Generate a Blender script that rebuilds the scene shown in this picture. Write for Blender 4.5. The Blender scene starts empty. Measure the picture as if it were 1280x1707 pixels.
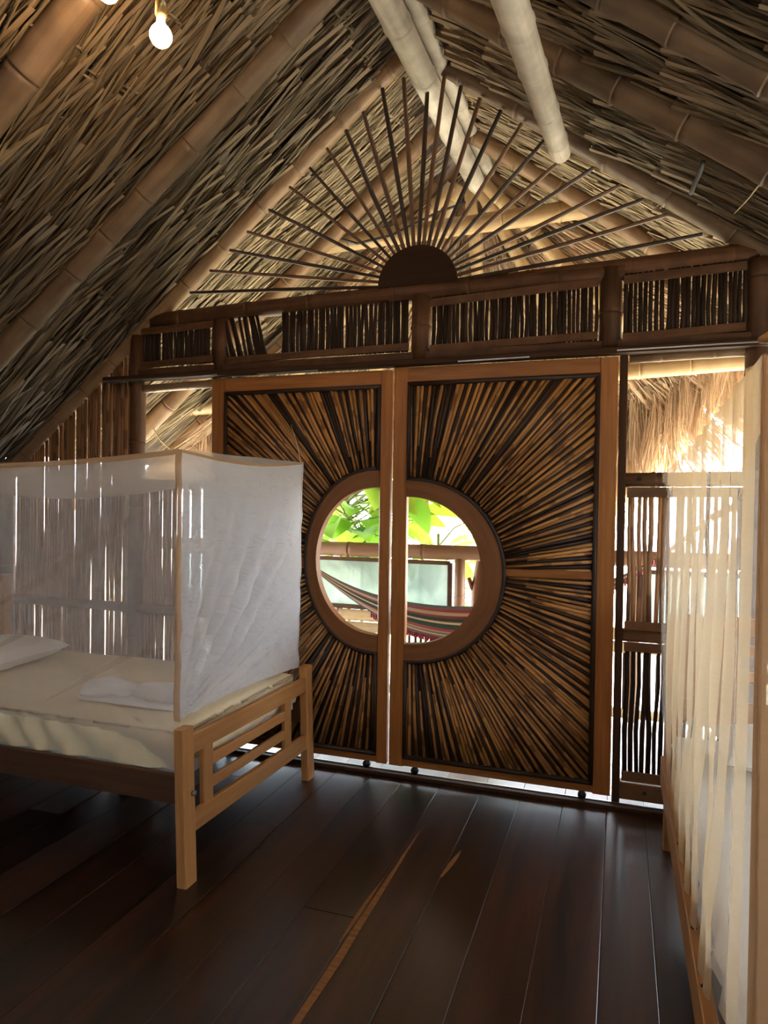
import bpy, math, random
import numpy as np
from mathutils import Vector, Matrix

random.seed(7)
rng = np.random.default_rng(7)
S = bpy.context.scene
COL = S.collection

# ------------------------------------------------------------------ camera
cam_d = bpy.data.cameras.new('camera')
cam_d.sensor_fit = 'HORIZONTAL'
cam_d.sensor_width = 36.0
cam_d.lens = 36.0 * 1160.0 / 1280.0
cam_d.clip_start = 0.05
cam_d.clip_end = 200
cam = bpy.data.objects.new('camera', cam_d)
COL.objects.link(cam)
_r = Vector((0.94676, 0.32160, 0.014696))
_u = Vector((-0.01904, 0.01037, 0.99976))
_b = Vector((0.32137, -0.94682, 0.015945))
cam.matrix_world = Matrix(((_r.x, _u.x, _b.x, 0), (_r.y, _u.y, _b.y, 0), (_r.z, _u.z, _b.z, 1.5), (0, 0, 0, 1)))
S.camera = cam

# ------------------------------------------------------------------ sky, sun, exposure
world = bpy.data.worlds.new('sky')
S.world = world
world.use_nodes = True
wn = world.node_tree.nodes
wn['Background'].inputs[0].default_value = (0.84, 0.95, 1.06, 1)
wn['Background'].inputs[1].default_value = 5.0
S.view_settings.view_transform = 'Standard'
S.view_settings.look = 'None'
S.view_settings.gamma = 1
S.view_settings.use_curve_mapping = False
S.view_settings.exposure = 2.35

sun_d = bpy.data.lights.new('sun', 'SUN')
sun_d.energy = 11.0
sun_d.angle = math.radians(6)
sun_d.color = (1, 0.94, 0.84)
sun = bpy.data.objects.new('sun', sun_d)
COL.objects.link(sun)
sun.rotation_euler = (math.radians(-30), math.radians(-12), 0)   # high sun from beyond the roof

# ------------------------------------------------------------------ material helpers
MATS = {}


def new_mat(name):
    m = bpy.data.materials.new(name)
    m.use_nodes = True
    nt = m.node_tree
    b = nt.nodes['Principled BSDF']
    return m, nt, b


def grain_mat(name, dark, light, rough=0.55, su=60.0, sv=3.0, var=0.25, bump=0.15, spec=0.4, island=False,
              bands=None, contrast=1.0, spots=0.0):
    """Fibrous material: UV v runs along the fibre in metres, u across it."""
    m, nt, b = new_mat(name)
    N, L = nt.nodes, nt.links
    tc = N.new('ShaderNodeTexCoord')
    mp = N.new('ShaderNodeMapping')
    mp.inputs['Scale'].default_value = (su, sv, 1)
    L.new(tc.outputs['UV'], mp.inputs['Vector'])
    oi = N.new('ShaderNodeObjectInfo')
    geo = N.new('ShaderNodeNewGeometry')
    rnd = geo.outputs['Random Per Island'] if island else oi.outputs['Random']
    mul = N.new('ShaderNodeMath'); mul.operation = 'MULTIPLY'; mul.inputs[1].default_value = 37.0
    L.new(rnd, mul.inputs[0])
    cmb = N.new('ShaderNodeCombineXYZ')
    L.new(mul.outputs[0], cmb.inputs[0]); L.new(mul.outputs[0], cmb.inputs[1])
    L.new(cmb.outputs[0], mp.inputs['Location'])
    nz = N.new('ShaderNodeTexNoise')
    nz.inputs['Scale'].default_value = 1.0
    nz.inputs['Detail'].default_value = 4.0
    nz.inputs['Roughness'].default_value = 0.6
    L.new(mp.outputs[0], nz.inputs['Vector'])
    cr = N.new('ShaderNodeValToRGB')
    c = 0.5
    w = 0.25 / contrast
    cr.color_ramp.elements[0].position = c - w
    cr.color_ramp.elements[1].position = c + w
    cr.color_ramp.elements[0].color = (*dark, 1)
    cr.color_ramp.elements[1].color = (*light, 1)
    L.new(nz.outputs['Fac'], cr.inputs[0])
    hs = N.new('ShaderNodeHueSaturation')
    mr = N.new('ShaderNodeMapRange')
    mr.inputs[3].default_value = 1 - var
    mr.inputs[4].default_value = 1 + var
    L.new(rnd, mr.inputs[0])
    L.new(mr.outputs[0], hs.inputs['Value'])
    L.new(cr.outputs[0], hs.inputs['Color'])
    col = hs.outputs[0]
    if bands:
        wv = N.new('ShaderNodeTexNoise')
        wv.noise_dimensions = '1D'
        sep = N.new('ShaderNodeSeparateXYZ')
        L.new(mp.outputs[0], sep.inputs[0])
        L.new(sep.outputs[1], wv.inputs['W'])
        wv.inputs['Scale'].default_value = bands
        wv.inputs['Detail'].default_value = 1.0
        r2 = N.new('ShaderNodeValToRGB')
        r2.color_ramp.elements[0].position = 0.35
        r2.color_ramp.elements[1].position = 0.42
        r2.color_ramp.elements[0].color = (0.35, 0.3, 0.28, 1)
        r2.color_ramp.elements[1].color = (1, 1, 1, 1)
        L.new(wv.outputs['Fac'], r2.inputs[0])
        mx = N.new('ShaderNodeMix'); mx.data_type = 'RGBA'; mx.blend_type = 'MULTIPLY'
        mx.inputs[0].default_value = 0.8
        L.new(col, mx.inputs[6]); L.new(r2.outputs[0], mx.inputs[7])
        col = mx.outputs[2]
    if spots > 0:
        n3 = N.new('ShaderNodeTexNoise')
        n3.inputs['Scale'].default_value = 9.0
        n3.inputs['Detail'].default_value = 3.0
        L.new(tc.outputs['Object'], n3.inputs['Vector'])
        r3 = N.new('ShaderNodeValToRGB')
        r3.color_ramp.elements[0].position = 0.35
        r3.color_ramp.elements[1].position = 0.65
        r3.color_ramp.elements[0].color = (1 - spots, 1 - spots, 1 - spots, 1)
        r3.color_ramp.elements[1].color = (1, 1, 1, 1)
        L.new(n3.outputs['Fac'], r3.inputs[0])
        mx = N.new('ShaderNodeMix'); mx.data_type = 'RGBA'; mx.blend_type = 'MULTIPLY'
        mx.inputs[0].default_value = 1.0
        L.new(col, mx.inputs[6]); L.new(r3.outputs[0], mx.inputs[7])
        col = mx.outputs[2]
    L.new(col, b.inputs['Base Color'])
    b.inputs['Roughness'].default_value = rough
    b.inputs['Specular IOR Level'].default_value = spec
    if bump > 0:
        bp = N.new('ShaderNodeBump')
        bp.inputs['Strength'].default_value = bump
        bp.inputs['Distance'].default_value = 0.01
        L.new(nz.outputs['Fac'], bp.inputs['Height'])
        L.new(bp.outputs[0], b.inputs['Normal'])
    MATS[name] = m
    return m


def plain_mat(name, color, rough=0.6, metal=0.0, spec=0.4, bump_scale=0, bump=0.1, transl=0.0, var=0.0, emit=None):
    m, nt, b = new_mat(name)
    N, L = nt.nodes, nt.links
    b.inputs['Base Color'].default_value = (*color, 1)
    b.inputs['Roughness'].default_value = rough
    b.inputs['Metallic'].default_value = metal
    b.inputs['Specular IOR Level'].default_value = spec
    if var > 0:
        oi = N.new('ShaderNodeObjectInfo')
        hs = N.new('ShaderNodeHueSaturation')
        mr = N.new('ShaderNodeMapRange')
        mr.inputs[3].default_value = 1 - var; mr.inputs[4].default_value = 1 + var
        L.new(oi.outputs['Random'], mr.inputs[0]); L.new(mr.outputs[0], hs.inputs['Value'])
        hs.inputs['Color'].default_value = (*color, 1)
        L.new(hs.outputs[0], b.inputs['Base Color'])
    if bump_scale:
        tc = N.new('ShaderNodeTexCoord')
        nz = N.new('ShaderNodeTexNoise')
        nz.inputs['Scale'].default_value = bump_scale
        nz.inputs['Detail'].default_value = 4
        L.new(tc.outputs['Object'], nz.inputs['Vector'])
        bp = N.new('ShaderNodeBump'); bp.inputs['Strength'].default_value = bump
        bp.inputs['Distance'].default_value = 0.02
        L.new(nz.outputs['Fac'], bp.inputs['Height']); L.new(bp.outputs[0], b.inputs['Normal'])
    if transl > 0:
        tr = N.new('ShaderNodeBsdfTranslucent')
        tr.inputs[0].default_value = (*color, 1)
        mx = N.new('ShaderNodeMixShader'); mx.inputs[0].default_value = transl
        L.new(b.outputs[0], mx.inputs[1]); L.new(tr.outputs[0], mx.inputs[2])
        L.new(mx.outputs[0], nt.nodes['Material Output'].inputs[0])
    if emit:
        b.inputs['Emission Color'].default_value = (*color, 1)
        b.inputs['Emission Strength'].default_value = emit
    MATS[name] = m
    return m


def net_mat(name, color, alpha, transl=0.5, crease=0.6, cs=14.0, weave=0.02):
    """Thin woven gauze: threads scatter and pass light, the mesh between them is open."""
    m, nt, b = new_mat(name)
    N, L = nt.nodes, nt.links
    tc = N.new('ShaderNodeTexCoord')
    mp = N.new('ShaderNodeMapping')
    mp.inputs['Scale'].default_value = (cs, cs * 1.6, 1)
    mp.inputs['Rotation'].default_value = (0, 0, 0.5)
    L.new(tc.outputs['UV'], mp.inputs[0])
    nz = N.new('ShaderNodeTexNoise')
    nz.inputs['Scale'].default_value = 1.0; nz.inputs['Detail'].default_value = 6; nz.inputs['Distortion'].default_value = 1.5
    nz.noise_type = 'RIDGED_MULTIFRACTAL'
    L.new(mp.outputs[0], nz.inputs['Vector'])
    bp = N.new('ShaderNodeBump'); bp.inputs['Strength'].default_value = crease; bp.inputs['Distance'].default_value = 0.012
    L.new(nz.outputs['Fac'], bp.inputs['Height'])
    df = N.new('ShaderNodeBsdfDiffuse'); df.inputs[0].default_value = (*color, 1)
    tl = N.new('ShaderNodeBsdfTranslucent'); tl.inputs[0].default_value = (*color, 1)
    L.new(bp.outputs[0], df.inputs['Normal']); L.new(bp.outputs[0], tl.inputs['Normal'])
    m1 = N.new('ShaderNodeMixShader'); m1.inputs[0].default_value = transl
    L.new(df.outputs[0], m1.inputs[1]); L.new(tl.outputs[0], m1.inputs[2])
    tp = N.new('ShaderNodeBsdfTransparent')
    # faint horizontal weave lines in the opacity
    n2 = N.new('ShaderNodeTexNoise'); n2.inputs['Scale'].default_value = 1.0; n2.inputs['Detail'].default_value = 3
    mp2 = N.new('ShaderNodeMapping'); mp2.inputs['Scale'].default_value = (6, 180, 1)
    L.new(tc.outputs['UV'], mp2.inputs[0]); L.new(mp2.outputs[0], n2.inputs['Vector'])
    mr = N.new('ShaderNodeMapRange'); mr.inputs[1].default_value = 0.3; mr.inputs[2].default_value = 0.7
    mr.inputs[3].default_value = alpha - weave; mr.inputs[4].default_value = alpha + weave
    L.new(n2.outputs['Fac'], mr.inputs[0])
    m2 = N.new('ShaderNodeMixShader')
    L.new(mr.outputs[0], m2.inputs[0]); L.new(tp.outputs[0], m2.inputs[1]); L.new(m1.outputs[0], m2.inputs[2])
    L.new(m2.outputs[0], nt.nodes['Material Output'].inputs[0])
    MATS[name] = m
    return m


def floor_mat():
    m = grain_mat('floor_wood', (0.005, 0.0025, 0.0017), (0.050, 0.0165, 0.007), rough=0.3, su=16, sv=0.8, var=0.55, bump=0.0004,
                  contrast=1.3, spec=0.55)
    nt = m.node_tree; N, L = nt.nodes, nt.links
    b = N['Principled BSDF']
    b.inputs['Coat Weight'].default_value = 0.2; b.inputs['Coat Roughness'].default_value = 0.3
    tc = N.new('ShaderNodeTexCoord')
    oi = N.new('ShaderNodeObjectInfo')
    mr = N.new('ShaderNodeMapRange'); mr.inputs[3].default_value = 0.27; mr.inputs[4].default_value = 0.40
    L.new(oi.outputs['Random'], mr.inputs[0]); L.new(mr.outputs[0], b.inputs['Roughness'])
    # saw marks across the boards
    mp = N.new('ShaderNodeMapping'); mp.inputs['Scale'].default_value = (2.5, 45, 1)
    L.new(tc.outputs['UV'], mp.inputs[0])
    n2 = N.new('ShaderNodeTexNoise'); n2.inputs['Scale'].default_value = 1; n2.inputs['Detail'].default_value = 1
    L.new(mp.outputs[0], n2.inputs['Vector'])
    bp = N.new('ShaderNodeBump'); bp.inputs['Strength'].default_value = 0.06; bp.inputs['Distance'].default_value = 0.006
    L.new(n2.outputs['Fac'], bp.inputs['Height'])
    old = b.inputs['Normal'].links[0].from_node
    L.new(bp.outputs[0], old.inputs['Normal'])
    return m


floor_mat()
grain_mat('door_wood', (0.19, 0.067, 0.015), (0.36, 0.14, 0.032), rough=0.42, su=50, sv=2.5, var=0.12, spec=0.25)
grain_mat('ring_wood', (0.14, 0.052, 0.016), (0.22, 0.09, 0.03), rough=0.5, su=50, sv=2.5, var=0.1, spec=0.25)
grain_mat('frame_wood', (0.068, 0.028, 0.011), (0.13, 0.057, 0.022), rough=0.6, su=40, sv=2.5, var=0.2, spots=0.35, spec=0.25)
grain_mat('dark_board', (0.03, 0.014, 0.007), (0.06, 0.028, 0.014), rough=0.7, su=40, sv=2, var=0.15, spec=0.12)
grain_mat('bed_wood', (0.40, 0.175, 0.055), (0.52, 0.265, 0.09), rough=0.45, su=45, sv=2, var=0.06)
grain_mat('cane_tan', (0.26, 0.118, 0.032), (0.52, 0.25, 0.075), rough=0.45, su=120, sv=3, var=0.3, bands=2.2, spots=0.25)
grain_mat('cane_dark', (0.015, 0.007, 0.004), (0.042, 0.019, 0.009), rough=0.55, su=150, sv=6, var=0.4)
grain_mat('moulding_dark', (0.018, 0.009, 0.006), (0.04, 0.02, 0.012), rough=0.55, su=80, sv=4, var=0.2)
grain_mat('reed_tan', (0.16, 0.075, 0.03), (0.28, 0.14, 0.06), rough=0.6, su=120, sv=3, var=0.3, bands=1.2)
grain_mat('reed_lit', (0.28, 0.14, 0.06), (0.46, 0.25, 0.115), rough=0.6, su=120, sv=3, var=0.3, bands=1.2)  # tan reeds painted lighter for the light on their front
grain_mat('frame_lit', (0.12, 0.056, 0.023), (0.22, 0.11, 0.047), rough=0.6, su=40, sv=2.5, var=0.2, spots=0.3, spec=0.25)  # frame wood lightened likewise, the same front light put into its colour
grain_mat('reed_dark', (0.014, 0.007, 0.004), (0.034, 0.017, 0.010), rough=0.7, su=120, sv=3, var=0.35, spec=0.2)
grain_mat('bamboo_old', (0.105, 0.062, 0.035), (0.18, 0.115, 0.066), rough=0.5, su=30, sv=1.5, var=0.12, spots=0.3)
grain_mat('bamboo_pale', (0.38, 0.33, 0.27), (0.54, 0.485, 0.41), rough=0.5, su=25, sv=1.5, var=0.06, spots=0.3)
grain_mat('bamboo_gold', (0.42, 0.27, 0.12), (0.56, 0.39, 0.2), rough=0.5, su=30, sv=1.5, var=0.1, spots=0.2)
grain_mat('bamboo_mid', (0.20, 0.115, 0.056), (0.32, 0.195, 0.10), rough=0.5, su=30, sv=1.5, var=0.12, spots=0.25)
grain_mat('fan_rod_dark', (0.02, 0.011, 0.007), (0.045, 0.024, 0.014), rough=0.6, su=100, sv=3, var=0.3)
grain_mat('fan_rod_brown', (0.075, 0.036, 0.018), (0.13, 0.066, 0.034), rough=0.6, su=100, sv=3, var=0.2)
grain_mat('hub_wood', (0.018, 0.008, 0.004), (0.036, 0.016, 0.008), rough=0.7, su=30, sv=2, var=0.1, spec=0.1)
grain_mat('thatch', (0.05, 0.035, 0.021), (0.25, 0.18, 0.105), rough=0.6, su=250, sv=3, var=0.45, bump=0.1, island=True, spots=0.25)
grain_mat('thatch_daylit', (0.16, 0.115, 0.06), (0.52, 0.40, 0.235), rough=0.6, su=250, sv=3, var=0.45, bump=0.1, island=True, spots=0.2)  # lighter copy of the thatch: stronger outdoor light is put into its colour
grain_mat('leaf_stalk', (0.12, 0.078, 0.045), (0.23, 0.155, 0.09), rough=0.6, su=120, sv=4, var=0.3, bump=0.15, island=True)
grain_mat('thatch_deck', (0.05, 0.035, 0.02), (0.12, 0.085, 0.05), rough=0.9, su=60, sv=4, var=0.1)
grain_mat('deck_wood', (0.55, 0.50, 0.44), (0.78, 0.74, 0.68), rough=0.3, su=20, sv=1.5, var=0.15)
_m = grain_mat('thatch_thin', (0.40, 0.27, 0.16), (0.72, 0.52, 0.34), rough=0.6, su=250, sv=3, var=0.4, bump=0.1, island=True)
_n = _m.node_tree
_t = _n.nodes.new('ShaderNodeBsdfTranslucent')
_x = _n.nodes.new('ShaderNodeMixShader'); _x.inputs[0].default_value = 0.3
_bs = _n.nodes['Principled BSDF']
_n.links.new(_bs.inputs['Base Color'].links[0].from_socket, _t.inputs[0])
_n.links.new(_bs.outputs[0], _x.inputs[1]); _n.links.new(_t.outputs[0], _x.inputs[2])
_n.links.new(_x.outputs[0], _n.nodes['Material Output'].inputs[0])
plain_mat('seam_fill', (0.09, 0.055, 0.033), 0.9, spec=0.05)
grain_mat('handrail_bamboo', (0.17, 0.08, 0.035), (0.26, 0.13, 0.06), rough=0.5, su=30, sv=1.5, var=0.1)
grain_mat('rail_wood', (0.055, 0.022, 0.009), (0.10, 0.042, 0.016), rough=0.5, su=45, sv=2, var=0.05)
plain_mat('sheet', (0.80, 0.69, 0.46), 0.85, bump_scale=30, bump=0.15)
plain_mat('mattress_cloth', (0.62, 0.70, 0.80), 0.8, bump_scale=60, bump=0.1)
plain_mat('towel', (0.88, 0.88, 0.87), 0.95, bump_scale=160, bump=0.4)
plain_mat('pillow', (0.80, 0.78, 0.72), 0.9, bump_scale=25, bump=0.15)
plain_mat('steel', (0.35, 0.34, 0.33), 0.35, metal=1.0)
plain_mat('dark_metal', (0.03, 0.028, 0.026), 0.4, metal=0.6)
plain_mat('grey_tie', (0.10, 0.11, 0.11), 0.6)
plain_mat('hole_dark', (0.012, 0.009, 0.007), 0.9)
plain_mat('leaf_green', (0.20, 0.42, 0.045), 0.4, transl=0.45, var=0.35)
plain_mat('leaf_lime', (0.38, 0.54, 0.07), 0.4, transl=0.45, var=0.25)
plain_mat('leaf_deep', (0.06, 0.19, 0.06), 0.35, transl=0.3, var=0.35)
plain_mat('stem_green', (0.16, 0.22, 0.06), 0.6)
plain_mat('ground_green', (0.44, 0.38, 0.27), 0.95, bump_scale=3, bump=0.5)
plain_mat('hut_wall', (0.28, 0.20, 0.17), 0.8)
plain_mat('bulb_glass', (1.0, 0.62, 0.26), 0.3, emit=14.0)
plain_mat('brass', (0.55, 0.36, 0.14), 0.4, metal=0.8)
plain_mat('wire_black', (0.03, 0.03, 0.03), 0.5)
plain_mat('ribbed_white', (0.75, 0.78, 0.82), 0.4)
plain_mat('fringe_red', (0.30, 0.05, 0.06), 0.8)
plain_mat('rope', (0.55, 0.42, 0.25), 0.8)
net_mat('net_front', (0.84, 0.80, 0.77), 0.225, 0.5, 0.5, 9, 0.012)
net_mat('net_end', (0.94, 0.95, 0.98), 0.84, 0.5, 0.8, 12)
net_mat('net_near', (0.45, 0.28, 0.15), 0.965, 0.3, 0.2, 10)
net_mat('net_right', (0.90, 0.80, 0.66), 0.235, 0.5, 0.2, 5, 0.01)
net_mat('net_thin', (0.86, 0.83, 0.80), 0.225, 0.5, 0.25, 6, 0.01)
net_mat('net_pleat', (0.90, 0.71, 0.45), 0.55, 0.5, 0.15, 5, 0.01)
net_mat('net_fold', (0.80, 0.60, 0.42), 0.14, 0.5, 0.15, 5, 0.01)
net_mat('net_top', (0.86, 0.83, 0.76), 0.5, 0.5, 0.4, 8, 0.02)
net_mat('net_hem', (0.62, 0.40, 0.22), 0.85, 0.4, 0.2, 10)


def glass_mat():
    m, nt, b = new_mat('pane_glass')
    N, L = nt.nodes, nt.links
    df = N.new('ShaderNodeBsdfTranslucent'); df.inputs[0].default_value = (0.26, 0.32, 0.315, 1)
    d2 = N.new('ShaderNodeBsdfDiffuse'); d2.inputs[0].default_value = (0.27, 0.33, 0.325, 1)
    tc = N.new('ShaderNodeTexCoord')
    nz = N.new('ShaderNodeTexNoise'); nz.inputs['Scale'].default_value = 3.0; nz.inputs['Detail'].default_value = 4; nz.inputs['Distortion'].default_value = 1.0
    L.new(tc.outputs['Object'], nz.inputs['Vector'])
    cr = N.new('ShaderNodeValToRGB')
    cr.color_ramp.elements[0].position = 0.38; cr.color_ramp.elements[1].position = 0.66
    cr.color_ramp.elements[0].color = (0.26, 0.33, 0.32, 1); cr.color_ramp.elements[1].color = (0.62, 0.68, 0.67, 1)
    L.new(nz.outputs['Fac'], cr.inputs[0]); L.new(cr.outputs[0], df.inputs[0])
    gl = N.new('ShaderNodeBsdfGlossy'); gl.inputs[0].default_value = (0.9, 1, 0.97, 1); gl.inputs[1].default_value = 0.12
    tp = N.new('ShaderNodeBsdfTransparent'); tp.inputs[0].default_value = (0.78, 0.92, 0.88, 1)
    a = N.new('ShaderNodeMixShader'); a.inputs[0].default_value = 0.5
    L.new(df.outputs[0], a.inputs[1]); L.new(d2.outputs[0], a.inputs[2])
    c = N.new('ShaderNodeMixShader'); c.inputs[0].default_value = 0.2
    L.new(a.outputs[0], c.inputs[1]); L.new(gl.outputs[0], c.inputs[2])
    e = N.new('ShaderNodeMixShader'); e.inputs[0].default_value = 0.12
    L.new(c.outputs[0], e.inputs[1]); L.new(tp.outputs[0], e.inputs[2])
    L.new(e.outputs[0], N['Material Output'].inputs[0])
    MATS['pane_glass'] = m


glass_mat()


def hammock_mat():
    m, nt, b = new_mat('hammock_cloth')
    N, L = nt.nodes, nt.links
    tc = N.new('ShaderNodeTexCoord')
    sp = N.new('ShaderNodeSeparateXYZ'); L.new(tc.outputs['UV'], sp.inputs[0])
    cr = N.new('ShaderNodeValToRGB'); cr.color_ramp.interpolation = 'CONSTANT'
    cols = [(0.10, 0.11, 0.10), (0.26, 0.05, 0.05), (0.45, 0.33, 0.22), (0.16, 0.04, 0.035), (0.03, 0.05, 0.04), (0.55, 0.42, 0.25), (0.02, 0.06, 0.045),
            (0.02, 0.02, 0.02), (0.28, 0.05, 0.045), (0.38, 0.22, 0.12), (0.12, 0.13, 0.08), (0.45, 0.34, 0.22), (0.22, 0.035, 0.035), (0.04, 0.05, 0.05)]
    el = cr.color_ramp.elements
    el[0].position = 0; el[0].color = (*cols[0], 1)
    el[1].position = 1 / len(cols); el[1].color = (*cols[1], 1)
    for k in range(2, len(cols)):
        e = el.new(k / len(cols)); e.color = (*cols[k], 1)
    fr = N.new('ShaderNodeMath'); fr.operation = 'FRACT'
    mu = N.new('ShaderNodeMath'); mu.operation = 'MULTIPLY'; mu.inputs[1].default_value = 1.0
    L.new(sp.outputs[1], mu.inputs[0]); L.new(mu.outputs[0], fr.inputs[0]); L.new(fr.outputs[0], cr.inputs[0])
    L.new(cr.outputs[0], b.inputs['Base Color'])
    b.inputs['Roughness'].default_value = 0.9
    MATS['hammock_cloth'] = m


hammock_mat()


# ------------------------------------------------------------------ mesh helpers
def vnoise(p, seed=0.0):
    p = np.asarray(p, float)
    a = p[..., 0]; b = p[..., 1]; c = p[..., 2] if p.shape[-1] > 2 else 0
    return (np.sin(a * 1.0 + 1.7 * np.sin(b * 0.9 + seed) + seed) + np.sin(b * 1.3 + 1.3 * np.sin(c * 1.1 + a * 0.7 + seed * 2)) +
            np.sin(c * 1.2 + a * 0.6 + 1.1 * np.sin(b * 0.8 - seed))) / 3


class MB:
    """Collects shapes (world coordinates) with fibre UVs; build() links them as ONE mesh object."""

    def __init__(s):
        s.v = []; s.f = []; s.uv = []

    def add(s, verts, faces, uvs):
        o = len(s.v)
        s.v.extend([tuple(map(float, p)) for p in verts])
        for f, u in zip(faces, uvs):
            s.f.append([i + o for i in f]); s.uv.extend(u)
        return s

    def tube(s, pts, rad, n=10, caps=True, flat=1.0):
        pts = [Vector(p) for p in pts]
        if not hasattr(rad, '__len__'):
            rad = [rad] * len(pts)
        T = (pts[-1] - pts[0]).normalized()
        ref = Vector((0, 0, 1)) if abs(T.z) < 0.9 else Vector((0, 1, 0))
        verts = []; L = [0.0]
        for i in range(1, len(pts)):
            L.append(L[-1] + (pts[i] - pts[i - 1]).length)
        for i, p in enumerate(pts):
            t = (pts[min(i + 1, len(pts) - 1)] - pts[max(i - 1, 0)]).normalized()
            a = t.cross(ref).normalized(); b = t.cross(a).normalized()
            for k in range(n):
                an = 2 * math.pi * k / n
                verts.append(p + a * (math.cos(an) * rad[i]) + b * (math.sin(an) * rad[i] * flat))
        faces = []; uvs = []
        rm = max(rad)
        for i in range(len(pts) - 1):
            for k in range(n):
                k2 = (k + 1) % n
                faces.append([i * n + k, i * n + k2, (i + 1) * n + k2, (i + 1) * n + k])
                u0 = k / n * 6.28 * rm; u1 = (k + 1) / n * 6.28 * rm
                uvs.append([(u0, L[i]), (u1, L[i]), (u1, L[i + 1]), (u0, L[i + 1])])
        if caps:
            faces.append(list(range(n))[::-1]); uvs.append([(0.01 * math.cos(k), 0.01 * math.sin(k)) for k in range(n)])
            o = (len(pts) - 1) * n
            faces.append([o + k for k in range(n)]); uvs.append([(0.01 * math.cos(k), 0.01 * math.sin(k)) for k in range(n)])
        return s.add(verts, faces, uvs)

    def beam(s, p0, p1, w, h, side=(1, 0, 0), ch=0.004, w1=None, h1=None):
        """Chamfered bar from p0 to p1; w along 'side', h along the third axis."""
        p0 = Vector(p0); p1 = Vector(p1)
        T = (p1 - p0).normalized()
        a = Vector(side); a = (a - T * a.dot(T)).normalized()
        b = T.cross(a).normalized()
        w1 = w if w1 is None else w1; h1 = h if h1 is None else h1
        verts = []; per = []
        for p, ww, hh in ((p0, w, h), (p1, w1, h1)):
            x = ww / 2; y = hh / 2; c = min(ch, x * 0.6, y * 0.6)
            prof = [(x, -y + c), (x, y - c), (x - c, y), (-x + c, y), (-x, y - c), (-x, -y + c), (-x + c, -y), (x - c, -y)]
            for q in prof:
                verts.append(p + a * q[0] + b * q[1])
            if not per:
                per = [0.0]
                for k in range(8):
                    q0 = prof[k]; q1 = prof[(k + 1) % 8]
                    per.append(per[-1] + math.hypot(q1[0] - q0[0], q1[1] - q0[1]))
        Ln = (p1 - p0).length
        faces = []; uvs = []
        for k in range(8):
            k2 = (k + 1) % 8
            faces.append([k, k2, 8 + k2, 8 + k]); uvs.append([(per[k], 0), (per[k + 1], 0), (per[k + 1], Ln), (per[k], Ln)])
        faces.append([7, 6, 5, 4, 3, 2, 1, 0]); uvs.append([(0.01 * k, 0) for k in range(8)])
        faces.append([8 + k for k in range(8)]); uvs.append([(0.01 * k, 0) for k in range(8)])
        return s.add(verts, faces, uvs)

    def grid(s, P, uscale=1.0, vscale=1.0, closed=False):
        """P: array (nu, nv, 3)."""
        nu, nv = P.shape[:2]
        verts = P.reshape(-1, 3)
        faces = []; uvs = []
        for i in range(nu - 1):
            for j in range(nv - 1):
                faces.append([i * nv + j, (i + 1) * nv + j, (i + 1) * nv + j + 1, i * nv + j + 1])
                a, b = i / (nu - 1) * uscale, (i + 1) / (nu - 1) * uscale
                c, d = j / (nv - 1) * vscale, (j + 1) / (nv - 1) * vscale
                uvs.append([(a, c), (b, c), (b, d), (a, d)])
        return s.add(verts, faces, uvs)

    def poly_prism(s, pts2, y0, y1):
        """Extrude an outline in the X-Z plane from y0 to y1."""
        n = len(pts2)
        verts = [(p[0], y0, p[1]) for p in pts2] + [(p[0], y1, p[1]) for p in pts2]
        faces = [list(range(n)), [n + k for k in range(n)][::-1]]
        uvs = [[(p[1], p[0]) for p in pts2], [(p[1], p[0]) for p in pts2][::-1]]
        for k in range(n):
            k2 = (k + 1) % n
            faces.append([k, n + k, n + k2, k2]); uvs.append([(0, 0), (0.03, 0), (0.03, 0.03), (0, 0.03)])
        return s.add(verts, faces, uvs)

    def mesh(s, name, mat, smooth=False, origin=(0, 0, 0)):
        me = bpy.data.meshes.new(name)
        o = np.array(origin)
        me.from_pydata((np.array(s.v) - o).tolist(), [], s.f)
        ul = me.uv_layers.new(name='fibre')
        ul.data.foreach_set('uv', np.array(s.uv, dtype=np.float32).ravel())
        if smooth:
            me.polygons.foreach_set('use_smooth', [True] * len(me.polygons))
        if mat:
            me.materials.append(MATS[mat])
        me.update()
        return me

    def build(s, name, mat, parent=None, smooth=False, base=False):
        V = np.array(s.v)
        c = (V.max(0) + V.min(0)) / 2
        if base:
            c[2] = V[:, 2].min()
        me = s.mesh(name, mat, smooth, c)
        o = bpy.data.objects.new(name, me)
        COL.objects.link(o)
        if parent is not None:
            o.parent = parent
            o.location = Vector(c) - world_loc(parent)
        else:
            o.location = Vector(c)
        return o


def world_loc(o):
    l = Vector(o.location)
    while o.parent:
        o = o.parent; l += Vector(o.location)
    return l


def empty(name, loc):
    o = bpy.data.objects.new(name, None)
    COL.objects.link(o); o.location = loc; o.empty_display_size = 0.1
    return o


GROUPS = {'bamboo_rafter': 'bamboo rafters under the thatch', 'hip_rafter': 'bamboo hip rafters of the veranda end', 'pendant_bulb': 'hanging bulbs',
          'single_bed': 'single beds', 'mosquito_net': 'mosquito nets over the beds', 'mattress': 'mattresses', 'pillow': 'pillows', 'broadleaf_plant': 'plants beyond the railing',
          'ridge_pole': 'paired ridge poles'}


def tag(o, label, cat, group=None):
    o['label'] = label; o['category'] = cat
    group = group or GROUPS.get(o.name.split('.')[0])
    if group:
        o['group'] = group
    return o


def thing(name, label, cat, loc, group=None):
    return tag(empty(name, loc), label, cat, group)


def struct(o):
    o['kind'] = 'structure'
    return o


def copy_tree(o, parent=None):
    c = o.copy(); COL.objects.link(c); c.parent = parent
    for ch in o.children:
        copy_tree(ch, c)
    return c


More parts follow.
